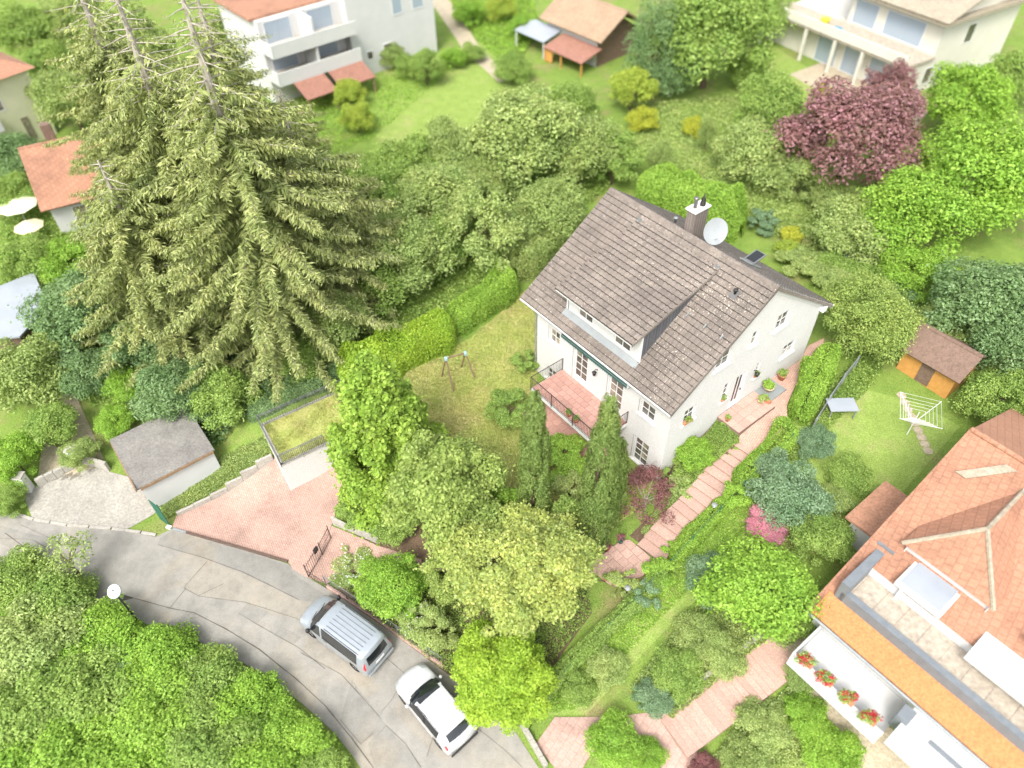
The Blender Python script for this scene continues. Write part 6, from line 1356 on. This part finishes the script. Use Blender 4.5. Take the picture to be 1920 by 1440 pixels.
gf = thing('grey_panel_fence', 'grey board fence between the right hedge and neighbouring lawn', 'fence')
fq = [G(*p) for p in ((1600,690),(1575,722),(1548,762),(1522,805),(1500,845))]
for a, b in zip(fq[:-1], fq[1:]):
    d = b-a; n = np.array((-d[1], d[0], 0)); n /= np.linalg.norm(n)
    for k in range(6): MB().solid(zup(a+d*(k+.02)/6, min(a[2], b[2])-.1), zup(d*.16, 0), n*.04, (0, 0, 1.0)).build('board', MAT['zinc'], gf)
    MB().solid(zup(a, a[2]-.2), n*.1, zup(d/np.linalg.norm(d)*.1, 0), (0, 0, 1.25)).build('post', MAT['zinc'], gf)
tb = thing('garden_table', 'pale grey table top beside the fence of the right garden', 'table', G(1572, 775)); MB().box(-.8, .8, -.5, .5, .7, .76).build('top', MAT['metal_roof'], tb)
for x in (-.7, .7):
    for y in (-.4, .4): MB().box(x-.03, x+.03, y-.03, y+.03, 0, .7).build('leg', MAT['zinc'], tb)
lw = thing('street_wall', 'low grey wall along the pavement at the bottom right of the road', 'wall')
a, b = G(975, 1362), G(1020, 1442)
for k in range(5):
    d = b-a; n = np.array((-d[1], d[0], 0)); n /= np.linalg.norm(n); p = a+d*(k+.01)/5; MB().solid(zup(p, th(*p[:2])-.2), zup(d*.196, 0), n*.22, (0, 0, .55)).build('wall_block', MAT['concrete'], lw, bevel=.015)
a, b = G(1262, 1388), G(1478, 1222); d = b-a; t = d[:2]/np.linalg.norm(d[:2]); n = np.array((-t[1], t[0]))
lw2 = thing('path_wall', 'low stone edging wall along the left of the rose steps', 'wall'); a, b = a+np.r_[n*1.15, 0], b+np.r_[n*1.15, 0]
for k in range(12):
    d = b-a; n = np.array((-d[1], d[0], 0)); n /= np.linalg.norm(n); p = a+d*(k+.01)/12; MB().solid(zup(p, th(*p[:2])-.2), zup(d*.0816, 0), n*.2, (0, 0, .6)).build('wall_block', MAT['concrete'], lw2, bevel=.015)
# ------------------------------------------------------------------ trees and shrubs beyond the plot
SP = {k: spruce_mesh(*v) for k, v in {'a': (23, 7.4, 3, .55), 'b': (22, 7.2, 4, .5), 'c': (14, 5.8, 7, .8)}.items()}
for lab, bx, by, key, sc, rz in (('tallest spruce with bare grey top above the left gardens', 545, 640, 'a', 1.0, 0), ('broad olive spruce left of the tallest spruce', 430, 560, 'b', 1.0, 0),
        ('spruce with thin leaning top at the upper left of the group', 330, 430, 'a', .88, 2.1), ('lower spruce behind the garage railing, right of the group', 620, 560, 'c', 1.06, 1.2), ('spruce at the front left foot of the group', 340, 640, 'c', .95, 0), ('spruce hiding behind the group toward the white house', 500, 430, 'b', .9, 3.6)):
    t = thing('spruce_tree', lab, 'tree', G(bx, by), rz, 'spruce group on the left'); t.scale = (sc, sc, sc)
    link('crown', SP[key][0], LV['spruce'], t); link('trunk', SP[key][1], MAT['bark_grey'], t)
BGL = [
 # left side
 ('bush', 'dark green bush at the top left corner', 55, 70, 120, 'round', 'mid', 1.0), ('tree', 'bright tree at the top edge left of the spruces', 150, 40, 130, 'lump', 'olive', 1.0), ('tree', 'rounded tree between cream house and spruces', 130, 190, 130, 'round', 'olive', 1.0),
 ('tree', 'dark tree behind the cream house roof corner', 95, 120, 90, 'round', 'mid', 1.2), ('tree', 'pale olive tree at the top edge above the spruces', 250, 90, 150, 'airy', 'olive', 1.1), ('tree', 'pale tree at the top between spruces and white house', 440, 70, 120, 'airy', 'olive', 1.0),
 ('bush', 'dark green bush below the cream house wall', 30, 300, 110, 'round', 'dark', .9), ('bush', 'dark bush left of the orange roofed house', 20, 370, 90, 'bushy', 'mid', .9), ('bush', 'olive bush right of the orange roofed house', 215, 330, 100, 'round', 'olive', 1.0),
 ('bush', 'green bush below the two parasols', 60, 490, 120, 'bushy', 'mid', .8), ('bush', 'yellow green bush above the metal roofed shed', 130, 495, 110, 'bushy', 'bright', .8), ('tree', 'large blue green tree right of the metal roofed shed', 145, 590, 170, 'round', 'dark', .9),
 ('bush', 'round blue green bush by the sandy path', 160, 700, 105, 'dome', 'dark', .8), ('tree', 'yellow olive tree below the metal roofed shed', 45, 700, 150, 'lump', 'olive', .9), ('bush', 'green bush left of the sandy path', 100, 800, 100, 'round', 'mid', .8),
 ('bush', 'vivid green bush at the left edge above the yard', 25, 860, 100, 'bushy', 'bright', .8), ('bush', 'small bright bush behind the grey garage roof', 215, 790, 70, 'bushy', 'bright', .8), ('bush', 'bush at the left edge beside the road kerb', 15, 940, 70, 'bushy', 'mid', .6), ('bush', 'olive bush at the left edge beside the shed wall', 15, 640, 70, 'round', 'olive', .9), ('bush', 'bush on the path near the grey garage', 150, 850, 70, 'bushy', 'olive', .8),
 ('tree', 'dark foliage mass under the spruces above the grey garage', 330, 740, 150, 'round', 'dark', .8), ('tree', 'dark tree left of the spruce foot', 265, 640, 140, 'round', 'dark', .9), ('tree', 'dark green tree between spruces and garage railing', 415, 745, 130, 'lump', 'mid', .7), ('tree', 'mid green tree just above the garage railing', 560, 672, 105, 'lump', 'mid', .7), ('tree', 'olive tree left of the laurel hedge', 625, 610, 140, 'round', 'olive', .8), ('bush', 'light bush at the left foot of the spruces', 240, 720, 80, 'bushy', 'bright', .7),
 # middle back
 ('tree', 'green tree beyond the laurel hedge', 715, 520, 150, 'lump', 'mid', .7), ('tree', 'green tree beyond the middle of the loose hedge', 815, 470, 130, 'round', 'mid', .7), ('tree', 'soft green tree in the middle of the orchard', 760, 480, 170, 'lump', 'olive', .9), ('tree', 'pale green orchard tree left of the roof', 900, 440, 160, 'airy', 'light', .9),
 ('tree', 'pale orchard tree right of the spruces, below the meadow', 820, 370, 150, 'round', 'light', .9), ('tree', 'orchard tree right of the spruces', 700, 380, 130, 'airy', 'mid', .9), ('tree', 'light orchard tree behind the roof tip', 1030, 400, 140, 'lump', 'olive', .9), ('tree', 'large pale tree in the centre of the back gardens', 985, 250, 200, 'lump', 'light', 1.0),
 ('tree', 'grey green tree right of the large pale one', 1090, 290, 140, 'round', 'olive', .9), ('tree', 'green tree below the cottage porch', 1070, 200, 110, 'round', 'mid', .9), ('tree', 'pale tree behind the rear hedge', 1150, 300, 110, 'airy', 'mid', .9), ('tree', 'olive tree below the bright meadow', 850, 285, 130, 'bushy', 'olive', .8), ('tree', 'low green tree beside the meadow corner', 760, 320, 130, 'bushy', 'mid', .8), ('tree', 'tree between orchard and meadow', 930, 330, 110, 'bushy', 'olive', .8),
 ('bush', 'round dark green ball bush by the white house', 798, 128, 72, 'dome', 'mid', .9), ('bush', 'bush at the white house wall', 735, 105, 52, 'round', 'olive', .9), ('bush', 'bush left of the ball bush', 762, 125, 50, 'round', 'mid', .8), ('bush', 'yellow bush at the meadow edge', 655, 175, 62, 'lump', 'lime', .9), ('bush', 'tall yellow green bush below the yellow one', 668, 220, 66, 'lump', 'lime', .9), ('bush', 'small bush right of the ball bush', 850, 110, 50, 'bushy', 'bright', .7), ('bush', 'bush at the right end of the white house', 885, 100, 46, 'bushy', 'mid', .7),
 ('bush', 'lime bush at the top of the vegetable garden', 940, 15, 60, 'bushy', 'lime', .7), ('bush', 'green bush at the top of the garden path', 880, 25, 60, 'bushy', 'bright', .7), ('bush', 'bush between path and cottage', 985, 50, 60, 'bushy', 'bright', .7), ('bush', 'bush left of the cottage canopy', 960, 130, 70, 'bushy', 'mid', .7),
 # right back
 ('tree', 'big leafy tree right of the cottage at the top', 1335, 60, 210, 'lump', 'mid', 1.0), ('tree', 'dark rounded tree beside the cottage gable', 1225, 105, 110, 'tall', 'dark', 1.2), ('bush', 'dark oval bush in front of the big leafy tree', 1262, 140, 90, 'dome', 'dark', .9), ('bush', 'lime yellow dome bush below the cottage', 1185, 168, 92, 'dome', 'lime', .9), ('bush', 'small gold bush under the lime dome', 1205, 225, 55, 'bushy', 'gold', .8), ('tree', 'tree at the top edge beside the cream house', 1420, 30, 110, 'round', 'mid', 1.0),
 ('bush', 'bush beside the right hand lawn', 1400, 130, 80, 'round', 'mid', .8), ('tree', 'soft tree left of the red maple', 1440, 205, 130, 'round', 'mid', .9), ('tree', 'pale tree below the soft tree left of the red maple', 1420, 290, 140, 'lump', 'light', .8), ('bush', 'narrow green conifer in the rockery', 1325, 255, 40, 'tall', 'olive', 1.6), ('bush', 'reddish green small conifer behind the rear hedge', 1240, 300, 46, 'tall', 'olive', 1.4), ('bush', 'yellow flowering bush in the rockery', 1300, 240, 44, 'bushy', 'gold', .6),
 ('tree', 'dark red maple in front of the cream house', 1600, 255, 235, 'lump', 'maple', 1.0), ('tree', 'smaller red maple touching the cream house terrace', 1665, 180, 110, 'airy', 'maple', 1.3), ('bush', 'yellow bush at the foot of the cream terrace', 1545, 175, 40, 'bushy', 'gold', .6), ('bush', 'smooth green dome bush right of the red maple', 1808, 190, 155, 'dome', 'bright', .9), ('tree', 'dark tree at the right edge behind the dome', 1900, 150, 120, 'round', 'mid', 1.0),
 ('tree', 'huge bright green tree at the right edge', 1840, 340, 230, 'lump', 'bright', .9), ('tree', 'bright green tree left of the huge one', 1710, 400, 190, 'lump', 'bright', .9), ('tree', 'pale green tree behind the golden conifers', 1600, 430, 140, 'bushy', 'light', .7), ('tree', 'blue green tree at the right edge', 1840, 570, 190, 'round', 'dark', .9), ('tree', 'second blue green tree at the right edge', 1900, 660, 150, 'round', 'dark', .9), ('bush', 'bright bush between the huge tree and the plot', 1720, 510, 120, 'bushy', 'bright', .7),
 ('bush', 'olive bush behind the garden hut', 1760, 620, 100, 'bushy', 'olive', .8), ('bush', 'mid green bush above the orange roof', 1880, 750, 130, 'bushy', 'mid', .8), ('bush', 'pale bush in the meadow behind the house', 1500, 330, 110, 'bushy', 'light', .7), ('bush', 'light bush at the rear plot corner', 1560, 370, 90, 'bushy', 'olive', .7),
 # right garden
 ('bush', 'spreading blue green juniper in the right garden', 1478, 925, 135, 'lump', 'blue', .8), ('bush', 'blue green conifer against the boundary fence', 1440, 880, 60, 'dome', 'blue', .9), ('bush', 'grey blue bush below the hedge end', 1530, 830, 70, 'bushy', 'blue', .7), ('bush', 'pink rhododendron in the right garden', 1435, 985, 75, 'bushy', 'pink_fl', .7), ('bush', 'large bright round bush in the right garden', 1420, 1105, 190, 'round', 'bright', .8), ('bush', 'blue green bush left of the large round one', 1335, 1085, 90, 'bushy', 'blue', .8),
 ('bush', 'rose bush beside the orange roof', 1540, 1010, 110, 'bushy', 'mid', .8), ('bush', 'green bush above the cream landing', 1480, 1150, 100, 'bushy', 'mid', .6), ('bush', 'flowering bush in the slope bed, upper', 1310, 1190, 85, 'bushy', 'olive', .5), ('bush', 'flowering bush in the slope bed, lower', 1270, 1260, 90, 'bushy', 'mid', .5), ('bush', 'pale bush in the slope bed beside the steps', 1355, 1230, 80, 'bushy', 'light', .5), ('bush', 'grey green bush at the slope bed end', 1225, 1310, 70, 'bushy', 'blue', .5), ('bush', 'bush on the right lawn strip by the fence', 1140, 1250, 70, 'bushy', 'light', .5),
 ('bush', 'bush on the lawn strip, lower', 1085, 1290, 60, 'bushy', 'mid', .5), ('bush', 'round green bush on the rose paving', 1150, 1385, 100, 'dome', 'bright', .7), ('bush', 'small dark bush at the bottom edge of the rose paving', 1215, 1420, 70, 'bushy', 'bright', .6), ('bush', 'purple bush at the bottom edge', 1320, 1445, 60, 'bushy', 'purple', .5), ('bush', 'light bush in the lower right bed', 1430, 1360, 95, 'bushy', 'light', .5), ('bush', 'bright bush in the lower right bed', 1510, 1345, 85, 'bushy', 'bright', .6), ('bush', 'green bush at the bottom of the lower right bed', 1560, 1410, 95, 'bushy', 'bright', .6), ('bush', 'pale bush at the bottom edge of the bed', 1400, 1425, 90, 'bushy', 'olive', .5), ('bush', 'red flowering bush at the cream landing', 1500, 1265, 55, 'bushy', 'olive', .5), ('bush', 'low bush right of the pink rhododendron', 1590, 890, 80, 'bushy', 'mid', .6), ('bush', 'small tree above the annex roof', 1560, 940, 70, 'bushy', 'olive', .7),
]
for nm, lab, px, py, w, kind, lf, hf in BGL: bg('garden_'+nm, lab, px, py, w, kind, lf, hf, 'tree' if nm == 'tree' else 'bush')
TH = [(20,1085,130,'mid','bushy','bush of the thicket at the left edge just below the road'),(100,1130,150,'mid','lump','bush of the thicket behind the thin sapling'),(70,1200,190,'light','lump','pale bush of the thicket near the left edge'),(190,1195,160,'bright','bushy','bright bush of the thicket at the foot of the road mirror'),(290,1235,160,'bright','lump','bright bush of the thicket along the road, right of the mirror'),
 (180,1290,190,'mid','lump','mid green bush of the thicket below the mirror'),(385,1280,150,'mid','bushy','mid green roadside bush of the thicket opposite the van'),(300,1340,190,'laurel','lump','fresh green bush in the middle of the thicket'),(465,1330,150,'bright','bushy','bright roadside bush of the thicket opposite the gap between the cars'),(60,1330,200,'mid','lump','mid green bush of the thicket at the left edge, second from the bottom'),
 (150,1410,200,'laurel','lump','fresh green bush of the thicket near the bottom left corner'),(400,1400,180,'mid','lump','mid green bush of the thicket near the bottom edge centre'),(540,1395,140,'bright','bushy','bright roadside bush of the thicket opposite the white car'),(270,1450,190,'bright','lump','bright bush of the thicket cut by the bottom edge'),(490,1455,170,'bright','lump','bright bush of the thicket at the bottom edge near the road'),
 (600,1450,110,'mid','bushy','last bush of the thicket on the right, at the bottom edge'),(20,1440,190,'bright','lump','bush of the thicket in the bottom left corner'),(230,1250,110,'dark','round','darkest bush of the thicket, below the mirror pole')]
for px, py, w, lf, kind, lab in TH: bg('thicket_bush', lab, px, py+8, w, kind, lf, .55, 'bush', 'thicket along the lower side of the road', .8)
# twigs reaching over the road
tree('thin_sapling', 'thin light sapling leaning out over the road at left', 150, 1112, 1012, 110, 'light', 1100, .14, lumps=14, low=.2, cat='shrub')

# rough undergrowth between the garden trees
for lab, px, n, hh, lf, mt in (('rough undergrowth of the orchard behind the lawn hedge', [(640,300),(760,280),(960,270),(1180,290),(1150,345),(1080,410),(960,500),(850,590),(700,660),(600,690),(560,600)], 30000, .7, .22, 'mid'),
     ('undergrowth of the left gardens below the orange roof', [(0,440),(190,440),(330,480),(300,700),(260,800),(120,740),(0,780)], 16000, .7, .22, 'mid'),
     ('undergrowth below the spruces', [(230,760),(330,640),(520,600),(600,690),(480,770),(410,840),(300,790)], 12000, .7, .2, 'dark'),
     ('mixed planting of the upper right gardens', [(1180,200),(1400,180),(1480,330),(1560,420),(1700,470),(1640,540),(1400,420),(1200,300)], 20000, .5, .2, 'light'),
     ('vegetable rows at the top of the gardens', [(840,0),(1000,0),(1010,60),(960,140),(900,80)], 6000, .5, .25, 'bright'),
     ('mixed planting on the slope bed beside the rose steps', [(1180,1290),(1320,1120),(1470,1130),(1440,1200),(1260,1350)], 12000, .5, .12, 'olive'),
     ('mixed planting in the lower right bed', [(1310,1440),(1500,1270),(1600,1440)], 9000, .45, .12, 'light'),
     ('low plants along the right lawn strip', [(1490,870),(1430,960),(1250,1150),(1080,1330),(1010,1345),(1060,1255),(1300,1000)], 9000, .25, .1, 'bright'),
     ('ground plants below the thicket bushes', [(0,1075),(120,1125),(330,1190),(490,1270),(640,1400),(660,1440),(0,1440)], 16000, .8, .2, 'laurel'),
     ('plants between the left yard and the cream house', [(0,280),(60,260),(120,300),(180,430),(60,460),(0,450)], 6000, .6, .2, 'mid'),
     ('planting below the white house', [(560,160),(700,150),(900,90),(700,260),(600,300)], 6000, .35, .18, 'bright'),
     ('planting right of the entry hedge', [(1560,720),(1620,660),(1680,640),(1640,720),(1560,800),(1500,860),(1470,870)], 7000, .4, .13, 'mid')):
    cover('undergrowth', lab, px, mt, n, hh, lf)
